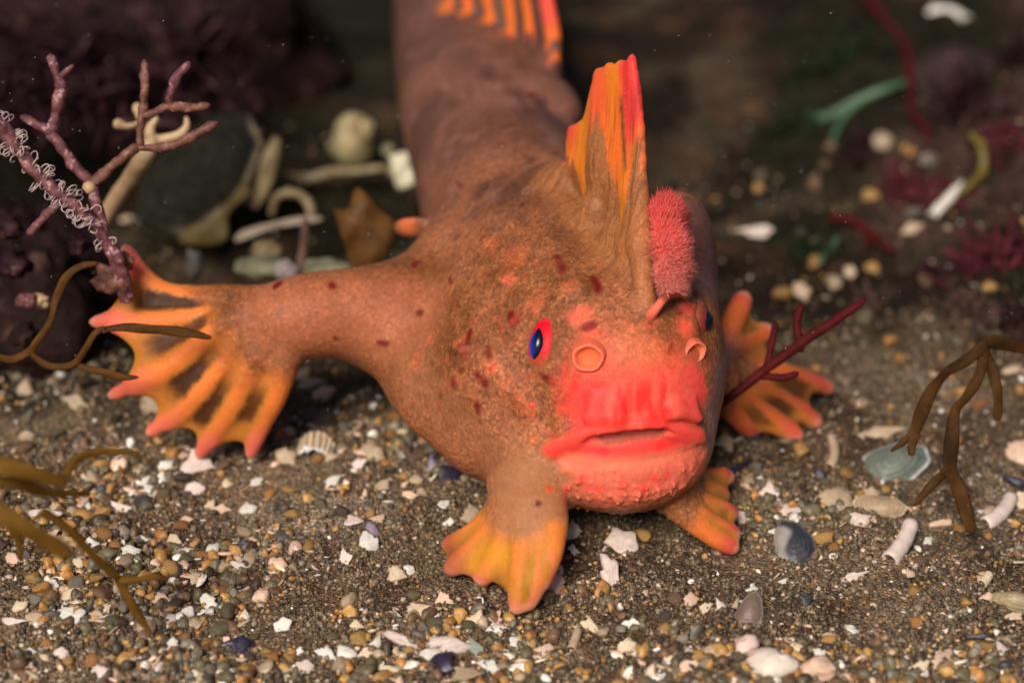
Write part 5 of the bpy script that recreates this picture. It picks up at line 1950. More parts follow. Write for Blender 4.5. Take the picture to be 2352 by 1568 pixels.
# ------------------------------------------------------------------ weeds, rock and the shells behind
M['coralline'] = mottled('coralline_crust', (0.060, 0.016, 0.016), (0.19, 0.058, 0.062), scale=11, rough=0.6, bump=0.6, bscale=30, bdist=0.02, c3=(0.50, 0.29, 0.29))
M['coralline_brown'] = mottled('coralline_brown', (0.075, 0.028, 0.014), (0.19, 0.070, 0.045), scale=11, rough=0.6, bump=0.5, bscale=26, bdist=0.02, c3=(0.33, 0.15, 0.13))
M['brown_weed'] = mottled('brown_weed', (0.050, 0.019, 0.004), (0.110, 0.044, 0.008), scale=5, rough=0.6, bump=0.2, bscale=14, bdist=0.01, sss=0.2, srad=(0.05, 0.025, 0.01), spec=0.08)
M['olive_weed'] = mottled('olive_weed', (0.115, 0.052, 0.008), (0.20, 0.095, 0.014), scale=3, rough=0.6, bump=0.15, bscale=10, bdist=0.01, sss=0.2, srad=(0.05, 0.025, 0.01), spec=0.08)
M['dark_weed'] = mottled('hanging_weed', (0.026, 0.010, 0.003), (0.085, 0.037, 0.009), scale=3, rough=0.6, bump=0.2, bscale=12, bdist=0.01, sss=0.15, srad=(0.05, 0.025, 0.01), spec=0.08)
M['red_weed'] = mottled('red_weed', (0.045, 0.004, 0.005), (0.10, 0.009, 0.010), scale=6, rough=0.7, bump=0.4, bscale=18, bdist=0.015, spec=0.1)
M['maroon'] = mottled('maroon_weed', (0.010, 0.0035, 0.005), (0.032, 0.011, 0.014), scale=3, rough=0.6, bump=0.5, bscale=14, bdist=0.03, c3=(0.10, 0.050, 0.045), spec=0.08)
M['magenta'] = mottled('magenta_weed', (0.050, 0.010, 0.014), (0.150, 0.030, 0.040), scale=4, rough=0.6, bump=0.4, bscale=12, bdist=0.02, spec=0.08)
M['dark_green'] = mottled('dark_green_weed', (0.010, 0.014, 0.006), (0.030, 0.040, 0.016), scale=4, rough=0.7, bump=0.3, spec=0.08)
M['dusky'] = mottled('dusky_weed', (0.040, 0.022, 0.016), (0.13, 0.070, 0.055), scale=4, rough=0.7, bump=0.3, spec=0.08)
M['green_weed'] = mottled('green_weed', (0.040, 0.085, 0.040), (0.085, 0.165, 0.085), scale=4, rough=0.45, bump=0.2, bscale=10, bdist=0.02)
M['yellow_weed'] = mottled('yellow_weed', (0.10, 0.075, 0.010), (0.22, 0.155, 0.025), scale=4, rough=0.5, bump=0.2, bscale=10, bdist=0.02)
M['pale'] = mottled('pale_stalk', (0.42, 0.25, 0.13), (0.62, 0.42, 0.24), scale=3, rough=0.5, bump=0.15, bscale=12, bdist=0.01, sss=0.3, srad=(0.1, 0.06, 0.03))
M['tan_shell'] = mottled('tan_shell', (0.15, 0.105, 0.045), (0.30, 0.22, 0.11), scale=3, rough=0.45, bump=0.2, bscale=10, bdist=0.02)
M['olive_shell'] = mottled('olive_shell', (0.075, 0.050, 0.014), (0.15, 0.105, 0.034), scale=3, rough=0.5, bump=0.2, bscale=10, bdist=0.02)
M['amber_leaf'] = mottled('amber_leaf', (0.055, 0.022, 0.005), (0.14, 0.060, 0.014), scale=4, rough=0.45, bump=0.2, bscale=12, bdist=0.02, sss=0.2, spec=0.1)
M['dark_rock'] = mottled('crusted_rock', (0.006, 0.0035, 0.003), (0.024, 0.011, 0.010), scale=2.2, rough=0.75, bump=1.0, bscale=6, bdist=0.10, c3=(0.075, 0.036, 0.030), spec=0.08)
M['purple_rock'] = mottled('purple_crust', (0.020, 0.012, 0.012), (0.060, 0.034, 0.034), scale=2.5, rough=0.8, bump=1.0, bscale=7, bdist=0.1, c3=(0.13, 0.055, 0.060), spec=0.1)
M['filament'] = mottled('pale_filament', (0.42, 0.26, 0.26), (0.72, 0.55, 0.50), scale=20, rough=0.5, bump=0.0, sss=0.3, srad=(0.05, 0.04, 0.04))


def ribbon(pts, ws, thick, nrm=None, seg=10):
    """a flattened strap along points: ws half widths, thick half thickness"""
    p = np.asarray(pts, dtype=float)
    n = len(p)
    tng = np.gradient(p, axis=0)
    tng /= np.linalg.norm(tng, axis=1, keepdims=True) + 1e-12
    nr = -DV if nrm is None else np.asarray(nrm, dtype=float)
    vs, fs = [], []
    for i in range(n):
        b = np.cross(tng[i], nr)
        b /= np.linalg.norm(b) + 1e-9
        c = np.cross(b, tng[i])
        tw = 0.35 * math.sin(i * 0.21 + p[0, 0] * 3)
        b, c = b * math.cos(tw) + c * math.sin(tw), c * math.cos(tw) - b * math.sin(tw)
        for k in range(seg):
            an = 2 * math.pi * k / seg
            vs.append(p[i] + b * ws[i] * math.cos(an) + c * min(thick, ws[i] * 0.8) * math.sin(an))
    for i in range(n - 1):
        for k in range(seg):
            k2 = (k + 1) % seg
            fs.append((i * seg + k, i * seg + k2, (i + 1) * seg + k2, (i + 1) * seg + k))
    fs.append(tuple(range(seg))[::-1])
    fs.append(tuple((n - 1) * seg + k for k in range(seg)))
    return np.array(vs), fs


def path3(pts, n):
    """(px, py, t, half width px) control points -> 3-D path and half widths"""
    q = spline([(*P(a[0], a[1], a[2]), a[3] * K * a[2]) for a in pts], n)
    return q[:, :3], np.maximum(q[:, 3], 0.004)


def weed(name, label, cat, parts, mat, flat=False, part='branch', group=None, bump=0.35, thick=0.03, fat=1.0):
    """a branching weed: an empty where it is held, every branch a mesh of its own"""
    b0 = P(*parts[0][0][:3])
    root = empty(name, b0, label, cat, group)
    for k, pts in enumerate(parts):
        n = 10 * len(pts)
        p, r = path3(pts, n)
        r = r * fat
        wob = (np.stack([fbm(np.c_[p[:, :2] * 2.2, np.full(n, k * 3.1 + c)], 2) for c in (1, 20, 40)], -1) - 0.5) * 0.06
        wob[:2] = 0
        p = p + wob
        r = r * (1 + 0.30 * (fbm(np.c_[p * 5 + k, ][:, :3], 2) - 0.5) * (1.0 if flat else 2 * bump))
        r[-1] *= 0.45
        r[-2] *= 0.8
        if flat:
            v, f = ribbon(p, r, thick)
        else:
            v, f = tube(p, r, 12, bump=bump, seed=k)
        mesh_obj(part if k else 'stem', v - b0, f, mat, parent=root)
    return root


def build_weeds():
    # pink-purple coralline weed, held by the near hand of the fish
    T = 20.9
    c = [[(296, 680, 21.2, 13), (271, 602, 21.0, 11), (241, 541, T, 10), (224, 481, T, 11), (211, 426, T, 13)],
         [(211, 426, T, 11), (170, 376, T, 11), (135, 326, T, 11), (120, 301, T, 12)],
         [(120, 301, T, 10), (133, 251, T, 10), (140, 205, T, 12), (129, 175, T, 9), (113, 128, T, 8)],
         [(131, 178, T, 6), (145, 171, T, 6), (168, 151, T, 5)],
         [(122, 304, T, 10), (85, 286, T, 8), (48, 267, T, 6)],
         [(213, 418, T, 9), (266, 373, T, 9), (321, 333, T, 10)],
         [(321, 333, T, 8), (325, 271, T, 8), (331, 216, T, 9), (328, 137, T, 8)],
         [(325, 268, T, 7), (350, 262, T, 8), (386, 246, T, 8), (436, 246, T - 0.1, 8), (481, 238, T - 0.1, 6)],
         [(384, 246, T, 7), (401, 190, T, 9), (436, 140, T, 8)],
         [(321, 340, T, 8), (381, 336, T, 8), (441, 312, T, 10), (500, 280, T, 8)],
         [(146, 455, T, 8), (101, 501, T, 9), (65, 538, T, 9)]]
    b = weed('coralline_weed', 'knobbly pink-brown branching coralline weed rising above the spread orange fin', 'seaweed', c, M['coralline'], bump=0.6, fat=1.2)
    for ch in list(b.children):
        if ch.name.startswith('branch') and ch.data.vertices and ch.name in ('branch.004', 'branch.005', 'branch.006', 'branch.008'):
            ch.data.materials[0] = M['coralline_brown']
    # tip knob and pale joint
    for (px, py, r_) in ((205, 430, 15), (140, 195, 14)):
        v, f = ICO2
        v = v * (1 + 0.5 * (fbm(v * 2 + px, 2) - 0.5))[:, None] * r_ * K * T
        mesh_obj('knob', v + P(px, py, T - 0.03) - np.array(b.location), f, M['pale'] if px > 200 else M['coralline'], parent=b)
    # stalk covered with tiny curled polyps
    sp = [(-14, 265, 20.7, 16), (30, 330, 20.7, 17), (80, 395, 20.7, 16), (130, 440, 20.7, 14), (185, 482, 20.75, 13), (228, 525, 20.85, 11), (258, 590, 21.0, 13), (290, 690, 21.2, 16)]
    b0 = P(*sp[-1][:3])
    st = empty('polyp_stalk', b0, 'purple stalk covered with pale curled polyps at the edge of the frame', 'seaweed')
    p, r = path3(sp, 80)
    v, f = tube(p, r, 14, bump=0.7)
    mesh_obj('stem', v - b0, f, M['coralline'], parent=st)
    rg = np.random.default_rng(12)
    for k in range(84):
        i = int(rg.uniform(0, 52)) if k < 74 else int(rg.uniform(50, 64))
        ax = p[i + 1] - p[i]
        ax /= np.linalg.norm(ax)
        d = rg.normal(size=3) - DV * 0.6
        d -= ax * (d @ ax)
        d /= np.linalg.norm(d)
        e = np.cross(ax, d) * rg.choice((-1, 1)) * 0.4 + ax * rg.uniform(-1, 1)
        e -= d * (e @ d)
        e /= np.linalg.norm(e)
        o_ = p[i] + d * r[i] * 0.8
        R0 = rg.uniform(0.034, 0.055)
        turn = rg.uniform(3.6, 6.2)
        th = np.linspace(0, turn, 22)
        ln = rg.uniform(0.03, 0.08)
        q = [o_ + d * ln * u for u in np.linspace(0, 1, 4)[:-1]]
        cc = o_ + d * ln
        for a in th:
            rr = R0 * (1 - 0.25 * a / turn)
            q.append(cc + e * (rr - rr * math.cos(a)) + d * rr * math.sin(a) + np.cross(d, e) * 0.006 * a)
        v, f = tube(np.array(q), np.linspace(0.0068, 0.004, len(q)), 6)
        mesh_obj('polyp', v - b0, f, M['filament'], parent=st)
    # pale forked stalk behind
    T2 = 22.3
    weed('pale_forked_stalk', 'smooth pale forked stalk with a crescent top behind the coralline weed', 'seaweed',
         [[(230, 515, 23.2, 19), (290, 425, 22.8, 20), (335, 350, T2, 21), (352, 312, T2, 16)],
          [(345, 318, T2, 15), (346, 296, T2, 11), (362, 272, T2, 6)],
          [(342, 326, T2, 16), (372, 322, T2, 12), (408, 312, T2, 11), (428, 292, T2, 9), (428, 268, T2, 5)],
          [(318, 283, T2, 7), (292, 288, T2, 7), (272, 284, T2, 13), (262, 280, T2, 7)],
          [(322, 268, T2, 12), (316, 252, T2, 14), (310, 240, T2, 6)]], M['pale'], bump=0.15)
    # brown weed across the fin
    T3 = 20.7
    weed('brown_weed', 'thin brown branching weed lying across the spread orange fin', 'seaweed',
         [[(-20, 812, T3, 8), (20, 822, T3, 8), (60, 808, T3, 8), (78, 798, T3, 8)],
          [(74, 800, T3, 7), (112, 742, T3, 7), (126, 690, T3, 8), (150, 640, T3, 8), (185, 612, T3, 8), (222, 604, T3, 5)],
          [(62, 806, T3, 6), (110, 836, T3, 8), (165, 832, T3, 8), (195, 800, T3, 7), (215, 770, T3, 7), (240, 757, T3, 6)],
          [(235, 759, T3, 6), (300, 752, T3, 9), (380, 756, T3, 10), (440, 764, T3, 9), (484, 773, T3, 4)],
          [(168, 832, T3, 7), (205, 846, T3, 7), (262, 860, T3, 9), (318, 864, T3, 3)]], M['brown_weed'], flat=True, thick=0.014, fat=1.15)
    # blurred olive weed close to the lens
    weed('olive_weed', 'blurred olive-brown weed straps close to the lens at the lower gravel', 'seaweed',
         [[(-60, 1055, 17.2, 22), (10, 1068, 17.2, 22), (80, 1088, 17.3, 20), (150, 1112, 17.5, 14)],
          [(-60, 1098, 17.5, 13), (30, 1112, 17.6, 13), (110, 1132, 17.9, 12), (205, 1134, 18.2, 7)],
          [(140, 1098, 17.7, 10), (172, 1056, 17.9, 10), (235, 1036, 18.1, 9), (318, 1040, 18.3, 5)]], M['olive_weed'], flat=True, thick=0.02)
    weed('forked_olive_weed', 'olive-brown weed with a forked tip arching over the foreground gravel', 'seaweed',
         [[(-60, 1150, 16.8, 26), (10, 1185, 16.8, 26), (80, 1225, 16.9, 24), (160, 1272, 17.1, 16)],
          [(95, 1172, 18.0, 11), (160, 1218, 18.2, 11), (228, 1290, 18.5, 11), (272, 1328, 18.7, 13)],
          [(266, 1322, 18.7, 10), (290, 1366, 18.8, 11), (318, 1416, 18.9, 10), (346, 1456, 19.0, 4)],
          [(272, 1328, 18.7, 9), (320, 1327, 18.7, 8), (358, 1324, 18.7, 8), (388, 1330, 18.8, 4)],
          [(20, 1188, 17.6, 12), (45, 1240, 17.8, 10), (50, 1290, 18.0, 5)]], M['olive_weed'], flat=True, thick=0.02)
    # dark red twig behind the head
    T4 = 21.3
    weed('red_twig', 'dark red branching twig beside the turned-away cheek of the fish', 'seaweed',
         [[(1630, 945, 21.5, 9), (1690, 900, T4, 11), (1760, 845, T4, 12), (1835, 790, T4, 13), (1905, 745, T4, 12), (1985, 684, T4, 8)],
          [(1762, 838, T4, 9), (1772, 790, T4, 9), (1783, 738, T4, 8)],
          [(1836, 790, T4, 10), (1830, 735, T4, 10), (1843, 697, T4, 8)],
          [(1738, 862, T4, 8), (1790, 868, T4, 9), (1836, 858, T4, 8)],
          [(1830, 800, T4, 7), (1846, 806, T4, 6)]], M['red_weed'], bump=0.2)
    # hanging brown weed
    T5 = 20.6
    weed('hanging_weed', 'dark brown strap weed hanging in forked ribbons over the sand', 'seaweed',
         [[(2370, 800, 21.4, 14), (2330, 792, 21.3, 14), (2285, 783, 21.2, 14), (2255, 790, 21.1, 12)],
          [(2268, 786, 21.1, 12), (2222, 826, 21.0, 11), (2172, 856, 20.9, 10), (2136, 900, 20.8, 12), (2116, 950, 20.7, 14), (2102, 1000, T5, 13)],
          [(2102, 992, T5, 10), (2078, 1014, T5, 7), (2051, 1034, T5, 3)], [(2104, 996, T5, 11), (2096, 1022, T5, 9), (2096, 1044, T5, 6)],
          [(2262, 792, 21.1, 12), (2252, 850, 21.0, 11), (2222, 905, 20.9, 10), (2194, 940, 20.8, 10), (2186, 1010, 20.7, 14), (2180, 1085, T5, 17)],
          [(2178, 1076, T5, 10), (2140, 1112, T5, 9), (2100, 1160, T5, 4)],
          [(2182, 1080, T5, 15), (2204, 1120, T5, 15), (2222, 1175, T5, 15), (2236, 1220, T5, 12)],
          [(2262, 800, 21.1, 10), (2280, 850, 21.0, 11), (2290, 910, 20.9, 10), (2288, 966, 20.9, 8)]], M['dark_weed'], flat=True, thick=0.016, fat=1.18)
    # strands of the blurred background
    def ground_line(pts, lift=0.15):
        out = []
        for (x, y, wd) in pts:
            q = G(x, y) + np.array((0, 0, lift))
            px, py, t = proj(q - UV * 0)
            out.append((x, y, t * (1 - 0.006), wd))
        return out
    for nm, lab, mt, pts in (('green_strand', 'blurred pale green strand of weed lying behind the fish', 'green_weed', [[(1850, 262, 9), (1900, 266, 12), (1960, 238, 12), (2030, 206, 11), (2090, 186, 6)], [(1975, 238, 8), (1935, 275, 9), (1906, 330, 6)]]),
                             ('green_sprig', 'small blurred pale green sprig behind the far fin', 'green_weed', [[(1885, 605, 6), (1905, 572, 11), (1928, 545, 6)]]),
                             ('yellow_strand', 'blurred yellow strand joined to the white stick-shaped shell', 'yellow_weed', [[(2232, 306, 7), (2256, 340, 10), (2256, 388, 11), (2230, 425, 10), (2205, 448, 8)]]),
                             ('dark_red_strand', 'blurred dark red strand running down from the top of the picture', 'red_weed', [[(1960, -40, 10), (2030, 40, 12), (2078, 110, 11), (2092, 190, 11), (2096, 250, 10), (2140, 320, 9)]]),
                             ('dark_red_sprig', 'short blurred dark red forked sprig behind the far fin', 'red_weed', [[(1905, 500, 7), (1958, 508, 9), (2010, 545, 9), (2050, 580, 7)], [(1990, 530, 6), (1996, 570, 6)]])):
        weed(nm, lab, 'seaweed', [ground_line(p_) for p_ in pts], M[mt], flat=True, thick=0.05)
    # tufts of red weed far right
    for k, (px, py, wd, ht, n, mt, lab) in enumerate(((1930, 120, 150, 120, 40, 'dark_green', 'dark green weed tuft at the back beyond the green strand'), (1830, 260, 130, 100, 34, 'dark_green', 'dark olive weed tuft at the near end of the green strand'),
                                                      (1980, 330, 120, 70, 26, 'maroon', 'dark red-brown weed tuft under the green strand'), (2330, 440, 90, 90, 26, 'dusky', 'dusky brown weed tuft at the frame edge below the pink-red tuft'),
                                                      (2160, 330, 110, 80, 28, 'dusky', 'dusky pink-brown weed tuft between the mound and the magenta tuft'), (2060, 520, 120, 70, 26, 'dusky', 'dusky weed tuft behind the forked red sprig'),
                                                      (1850, 560, 70, 80, 40, 'dark_green', 'low dark green weed tuft around the green sprig'), (2230, 690, 120, 80, 28, 'dusky', 'dusky brown weed tuft behind the top of the hanging brown weed'),
                                                      (2190, 440, 70, 70, 20, 'magenta', 'small magenta weed tuft beside the white stick-shaped shell'), (1990, 680, 90, 50, 20, 'dusky', 'low dusky weed tuft at the tip of the dark red twig'),
                                                      (2085, 410, 110, 90, 30, 'magenta', 'blurred magenta weed tuft beside the yellow strand'), (2290, 300, 110, 60, 26, 'magenta', 'bright blurred pink-red weed tuft at the frame edge above the white stick'),
                                                      (2280, 560, 130, 140, 34, 'magenta', 'loose blurred reddish weed tuft below the white stick'), (2205, 215, 150, 130, 36, 'maroon', 'dark maroon weed clump behind the green strand'),
                                                      (2335, 120, 90, 120, 26, 'maroon', 'dark red-brown weed tuft in the far corner'), (2140, 620, 110, 60, 20, 'maroon', 'low dark weed tuft behind the hanging brown weed'), (2330, 720, 100, 90, 24, 'maroon', 'dark weed tuft around the root of the hanging brown weed'))):
        tuft('weed_tuft', px, py, wd, ht, n, M[mt], lab, 40 + k)


def tuft(name, px, py, wd, ht, n, mat, label, seed):
    """a low bushy weed of many short forked blades"""
    rg = np.random.default_rng(seed)
    q = G(px, py + ht * 0.3)
    t = proj(q)[2]
    s_ = K * t
    vs, fs = [], []
    for k in range(n * 3):
        b = q + np.array((rg.normal(0, wd * 0.28), rg.normal(0, wd * 0.25), 0)) * s_
        b[2] = float(ground_h(b[0], b[1])) - 0.02
        d = rg.normal(size=3) * np.array((0.8, 0.6, 0.35)) + np.array((0, -0.1, 0.7))
        d /= np.linalg.norm(d)
        ln = ht * s_ * rg.uniform(0.25, 0.75)
        m = rg.normal(size=3) * 0.25
        p = np.array([b + d * ln * u + m * ln * u * u for u in np.linspace(0, 1, 8)])
        v, f = ribbon(p, np.linspace(0.7, 0.35, 8) * rg.uniform(4, 10) * s_, 0.02, nrm=rg.normal(size=3), seg=6)
        o_ = len(vs)
        vs += list(v)
        fs += [tuple(o_ + y for y in x) for x in f]
    o = mesh_obj(name, np.array(vs) - q, fs, mat, loc=q)
    tag(o, label, 'seaweed', 'weed tufts on the seabed')
    return o


def lump_mesh(px, py, t, rx, ry, rz, seed, amp=0.5):
    v, f = ico(5)
    d = 1 + amp * (fbm(v * 1.3 + seed, 4) - 0.5) * 2 + 0.22 * amp * (fbm(v * 5 + seed, 3) - 0.5) * 2
    return v * d[:, None] * np.array((rx, ry, rz)), f


def build_rock():
    # crusted rock at the left edge, carrying the weeds; its bulk lies outside the frame
    v, f = lump_mesh(0, 0, 0, 1.15, 1.2, 1.15, 4.0, 0.9)
    q = P(20, 690, 24.2)
    o = mesh_obj('crusted_rock', v, f, M['dark_rock'], loc=(q[0] - 0.25, q[1] + 0.4, 0.35))
    tag(o, 'dark maroon-crusted rock at the edge behind the spread fin', 'rock')
    v, f = lump_mesh(0, 0, 0, 2.6, 3.4, 4.2, 9.0, 0.45)  # unseen rock, added to throw shade over the back-left ground
    o = mesh_obj('added_shade_rock', v, f, M['dark_rock'], loc=(-10.1, 3.4, 0.8))
    tag(o, 'unseen tall dark rock added beyond the edge to shade the ground behind', 'rock')
    v, f = lump_mesh(0, 0, 0, 3.4, 2.3, 1.9, 14.0, 0.5)
    o = mesh_obj('weedy_rock', v, f, M['dark_rock'], loc=(-6.4, 12.2, 0.1))
    tag(o, 'low dark weed-covered rock in the far corner behind the coralline weed', 'rock')
    v, f = lump_mesh(0, 0, 0, 1.5, 1.2, 0.75, 33.0, 0.6)
    q = G(2250, 300)
    o = mesh_obj('crusted_rock', v, f, M['purple_rock'], loc=(q[0] + 0.3, q[1] + 2.2, 0.05))
    tag(o, 'dark purple-brown crusted mound behind the magenta weed', 'rock')
    # small things crusted on the near rock
    rg = np.random.default_rng(31)
    for k, (px, py, t, r_, m, lab) in enumerate(((92, 690, 21.9, 17, 'pale', 'small bright white chip caught on the crusted rock'), (30, 610, 21.9, 34, 'maroon', 'brown folded crust on the rock below the polyp stalk'),
                                                (255, 640, 21.15, 34, 'coralline_brown', 'brown knobbly holdfast of the coralline weed by the fin tip'), (285, 600, 21.2, 22, 'coralline_brown', 'upper brown lump of the holdfast touching the fin tip'),
                                                (180, 560, 21.6, 26, 'maroon', 'pale-flecked maroon crust under the coralline weed'), (60, 690, 21.8, 20, 'coralline', 'pinkish crust beside the white chip on the rock'),
                                                (20, 520, 22.0, 30, 'maroon', 'dark crust lump below the polyp stalk'), (55, 770, 21.9, 30, 'dark_rock', 'black crust knob on the lower side of the rock'))):
        v, f = ICO3
        v = v * (1 + 1.9 * (fbm(v * 2.6 + k * 7, 4) - 0.5))[:, None] * r_ * K * t * np.array((1.05, 0.8, 0.95))
        p_ = P(px, py, t)
        o = mesh_obj('crust_lump', v, f, M[m], loc=p_)
        tag(o, lab, 'crust')
    # thicket of fine dark red branches over the far rock
    vs, fs = [], []
    for k in range(340):
        px, py = rg.uniform(-60, 600) * 1.0, rg.uniform(-60, 330)
        if px > 420 and rg.random() < 0.5:
            continue
        t = tg(max(py + 90, 60)) * rg.uniform(0.90, 0.985)
        p0 = P(px, py, t)
        d = rg.normal(size=3)
        d /= np.linalg.norm(d)
        ln = rg.uniform(0.3, 1.1)
        m = rg.normal(size=3) * 0.4
        q = np.array([p0 + d * ln * u + m * ln * u * u for u in np.linspace(-0.5, 0.5, 9)])
        v, f = tube(q, np.full(9, rg.uniform(0.018, 0.06)), 6, bump=0.6, seed=k)
        o_ = len(vs)
        vs += list(v)
        fs += [tuple(o_ + y for y in x) for x in f]
    o = mesh_obj('seaweed_thicket', vs, fs, M['maroon'])
    o['kind'] = 'stuff'
    o['label'] = 'tangle of dark maroon seaweed branches'


def plate(name, outline, thick, mat, label, cat, depth=None, bend=0.12, lean=0.0):
    """a curved shard with this outline (px, py), standing on the bed around the given depth"""
    o2 = np.array(outline, dtype=float)
    c = o2.mean(0)
    yb = o2[:, 1].max()
    t0 = proj(G(c[0], yb))[2] if depth is None else depth
    n = len(o2)
    per = spline(np.vstack([o2, o2[:1]]), n * 6)[:-1]
    m = len(per)
    vs, fs = [], []
    rings = (0, 0.4, 0.75, 0.95, 1.0)
    span = np.abs(per - c).max()
    for side in (-1, 1):
        for g in rings:
            for i in range(m if g else 1):
                a = c + (per[i] - c) * g if g else c
                u = (a - c) / span
                d = bend * (u[0] ** 2 + 0.6 * u[1] ** 2) * span * K * t0 + 0.03 * math.sin(u[0] * 5 + u[1] * 4) + lean * (a[1] - yb) / span * 0.3
                vs.append(P(a[0], a[1], t0 + d) + DV * side * thick * (1.0 if g < 0.9 else (0.7 if g < 1 else 0.3)))
    per_side = 1 + m * (len(rings) - 1)
    for s_ in (0, 1):
        o_ = s_ * per_side
        for i in range(m):
            j = (i + 1) % m
            f = (o_, o_ + 1 + i, o_ + 1 + j)
            fs.append(f if s_ == 0 else f[::-1])
            for k in range(len(rings) - 2):
                a, b = o_ + 1 + k * m + i, o_ + 1 + k * m + j
                f = (a, a + m, b + m, b)
                fs.append(f if s_ == 0 else f[::-1])
    e = 1 + (len(rings) - 2) * m
    for i in range(m):
        j = (i + 1) % m
        fs.append((e + i, per_side + e + i, per_side + e + j, e + j))
    loc = P(c[0], yb, t0)
    o = mesh_obj(name, np.array(vs) - loc, fs, mat, loc=loc)
    tag(o, label, cat)
    return o


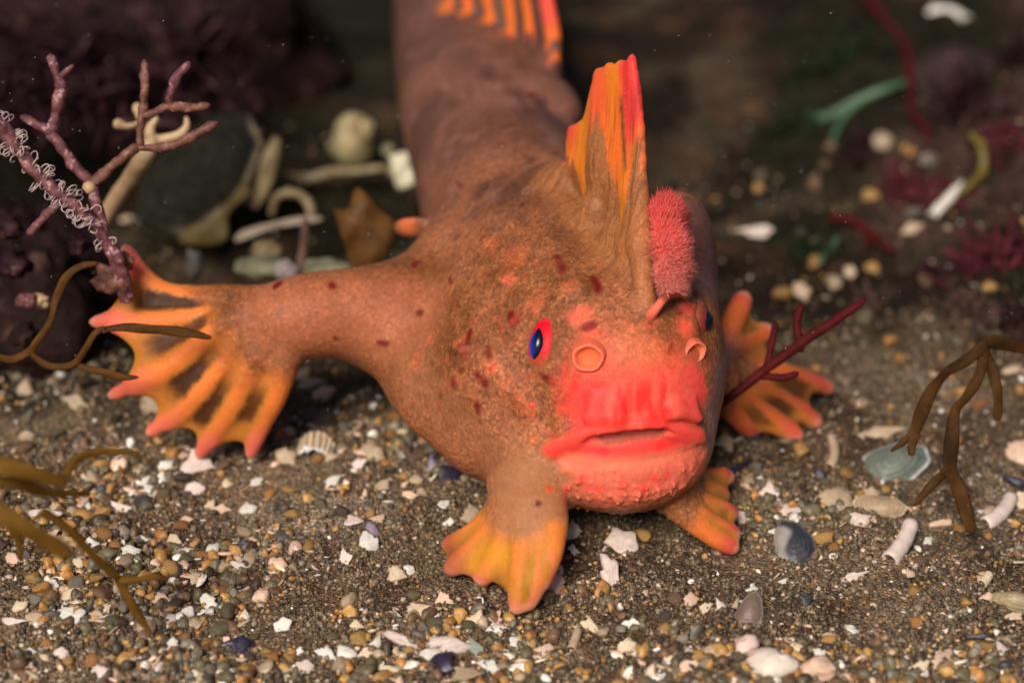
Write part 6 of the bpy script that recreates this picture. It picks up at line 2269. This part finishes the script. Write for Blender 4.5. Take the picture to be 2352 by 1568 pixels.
def build_back_shells():
    # big dark valve with a pale rim
    valve(470, 395, 350, 200, 50, 'big dark shell with a pale rim, blurred behind the coralline weed', (0.017, 0.0155, 0.010), (0.21, 0.16, 0.10), tilt=0.62, deep=0.22, pos=P(468, 398, 26.0), name='bivalve_shell').data.materials[0] = M['painted_dull']
    plate('shell_shard', [(628, 312), (645, 325), (640, 372), (622, 432), (592, 478), (566, 470), (560, 446), (585, 400), (606, 350)], 0.05, M['tan_shell'], 'tan spoon-shaped shell shard beside the big dark shell', 'shell fragment', depth=26.3, bend=0.35)
    plate('shell_shard', [(560, 420), (580, 440), (545, 470), (525, 500), (522, 550), (470, 565), (412, 555), (430, 525), (480, 505), (520, 470)], 0.05, M['olive_shell'], 'mossy olive shell shard in front of the big dark shell', 'shell fragment', depth=25.6, bend=0.3)
    plate('shell_shard', [(655, 396), (700, 400), (760, 385), (820, 384), (885, 378), (882, 392), (820, 402), (770, 404), (720, 418), (690, 426), (670, 415)], 0.08, M['tan_shell'], 'long wavy greyish tan shell shard under the snail shell', 'shell fragment', depth=27.6, bend=0.1)
    plate('shell_block', [(893, 358), (938, 350), (952, 390), (960, 425), (915, 436), (903, 400)], 0.18, M['cream_block'], 'blocky cream shell piece against the back of the fish', 'shell fragment', depth=26.6, bend=0.05)
    plate('shell_shard', [(537, 548), (560, 528), (620, 512), (690, 497), (737, 498), (735, 508), (690, 514), (625, 527), (575, 545), (545, 556)], 0.05, M['pale_dull'], 'slender pale shell shard lying below the hooked tube', 'shell fragment', depth=25.6, bend=0.05)
    plate('leaf_scrap', [(766, 480), (800, 478), (812, 440), (824, 430), (838, 442), (872, 480), (905, 508), (900, 560), (870, 600), (812, 618), (796, 580)], 0.03, M['amber_leaf'], 'amber brown leaf-like scrap standing behind the outstretched arm', 'leaf scrap', depth=23.6, bend=0.3)
    # hooked tube
    pts = [(624, 492, 26.3, 9), (632, 460, 26.2, 10), (655, 444, 26.1, 11), (686, 446, 26.1, 11), (708, 466, 26.0, 11), (716, 492, 26.0, 10), (704, 505, 26.0, 8)]
    p, r = path3(pts, 50)
    v, f = tube(p, r, 12, bump=0.25)
    tag(mesh_obj('worm_tube', v - p[0], f, M['tan_shell'], loc=p[0]), 'tan worm tube bent into a hook behind the arm of the fish', 'worm tube', 'chalky worm tubes on the gravel')
    p, r = path3([(702, 510, 24.8, 9), (698, 560, 24.4, 10), (692, 610, 24.0, 12), (688, 640, 23.9, 11)], 30)
    v, f = tube(p, r, 12, bump=0.3)
    tag(mesh_obj('twig', v - p[-1], f, M['twig'], loc=p[-1]), 'upright brownish pink twig behind the arm of the fish', 'twig')
    # snail shell: a swelling coil
    c0 = P(800, 316, 28.2)
    R0 = 88 * K * 28.2
    vs, fs, cs = [], [], []
    nS, nC = 150, 22
    axis = (RV * 0.80 + UV * 0.35 - DV * 0.45)
    axis /= np.linalg.norm(axis)
    e1 = np.cross(axis, DV)
    e1 /= np.linalg.norm(e1)
    e2 = np.cross(axis, e1)
    for i in range(nS):
        s_ = i / (nS - 1)
        th = s_ * 2.7 * 2 * math.pi
        g = math.exp(-2.6 * (1 - s_))
        ctr = c0 + axis * R0 * (1.15 * (1 - g) - 0.25) + (e1 * math.cos(th) + e2 * math.sin(th)) * R0 * 0.42 * g
        rad = R0 * 0.66 * g
        ra = e1 * math.cos(th) + e2 * math.sin(th)
        for k in range(nC):
            a = 2 * math.pi * k / nC
            vs.append(ctr + (ra * math.cos(a) + axis * math.sin(a)) * rad)
            gk = sstep(0.2, 0.9, 0.5 - 0.5 * math.sin(a)) * 0.45
            cs.append(np.array((0.44, 0.33, 0.17)) * (0.9 + 0.15 * math.sin(s_ * 90)) * (1 - gk) + np.array((0.20, 0.24, 0.11)) * gk)
    for i in range(nS - 1):
        for k in range(nC):
            k2 = (k + 1) % nC
            fs.append((i * nC + k, i * nC + k2, (i + 1) * nC + k2, (i + 1) * nC + k))
    fs.append(tuple(range(nC))[::-1])
    fs.append(tuple((nS - 1) * nC + k for k in range(nC)))
    o = mesh_obj('snail_shell', np.array(vs) - c0, fs, M['painted'], loc=c0, col=cs)
    tag(o, 'round olive-tan snail shell resting on the wavy shard', 'shell')
    # lumps behind the arm
    for k, (px, py, t, rx, ry, m, lab) in enumerate(((610, 578, 24.4, 34, 26, 'tan_shell', 'crumbly tan lump behind the arm beside the pale shard'), (600, 612, 23.9, 60, 20, 'mossy', 'mossy grey-green crust along the back of the arm'),
                                                    (656, 622, 23.8, 28, 26, 'lilac_lump', 'pale lilac lump at the foot of the brownish twig'), (750, 618, 23.6, 60, 18, 'mossy', 'thin mossy green crust between the twig and the amber scrap'),
                                                    (446, 606, 24.2, 20, 40, 'greypeb', 'dim oblong grey stone behind the spread fin'), (585, 470, 26.4, 14, 14, 'coralline', 'small dusky pink knob beside the spoon-shaped shard'),
                                                    (905, 395, 27.0, 16, 18, 'tan_shell', 'small dull lump touching the cream block'), (893, 345, 27.4, 18, 16, 'mossy', 'greenish grey lump above the cream block'))):
        v, f = ICO3
        v = v * (1 + 0.9 * (fbm(v * 2.0 + k * 5 + 2, 3) - 0.5))[:, None] * np.array((rx, rx * 0.7, ry)) * K * t
        o = mesh_obj('crust_lump', v, f, M[m], loc=P(px, py, t))
        tag(o, lab, 'crust')


M['cream_block'] = mottled('cream_block', (0.52, 0.46, 0.30), (0.70, 0.64, 0.46), scale=2, rough=0.5, bump=0.2)
M['pale_dull'] = mottled('pale_dull', (0.26, 0.19, 0.13), (0.42, 0.32, 0.22), scale=3, rough=0.5, bump=0.2)
M['twig'] = mottled('twig', (0.11, 0.055, 0.035), (0.20, 0.11, 0.075), scale=4, rough=0.6, bump=0.3)
M['mossy'] = mottled('mossy_crust', (0.10, 0.095, 0.045), (0.26, 0.24, 0.14), scale=4, rough=0.7, bump=0.6, bscale=12, bdist=0.04)
M['lilac_lump'] = mottled('lilac_lump', (0.24, 0.19, 0.18), (0.36, 0.29, 0.29), scale=3, rough=0.6, bump=0.2)
M['greypeb'] = mottled('dim_stone', (0.07, 0.065, 0.055), (0.14, 0.125, 0.10), scale=3, rough=0.6, bump=0.3)


def build_specks():
    """drifting particles in the water"""
    rg = np.random.default_rng(77)
    n = 300
    V0, F0 = ICO1
    px, py = rg.uniform(0, 2352, n), rg.uniform(0, 1568, n)
    t = rg.uniform(15.5, 24, n)
    vs, fs = [], []
    for k in range(n):
        tm = min(t[k], tg(py[k]) - 0.3)
        p_ = P(px[k], py[k], tm)
        vs.append(V0 * rg.uniform(0.0022, 0.0052) + p_)
        fs.append(F0 + k * len(V0))
    m = mottled('drifting_speck', (0.55, 0.45, 0.36), (0.8, 0.7, 0.6), scale=3, rough=0.6, bump=0.0)
    o = mesh_obj('drifting_specks', np.concatenate(vs), np.concatenate(fs), m)
    o['kind'] = 'stuff'
    o['label'] = 'tiny pale specks drifting in the water'


build_weeds()
build_rock()
build_back_shells()
build_specks()
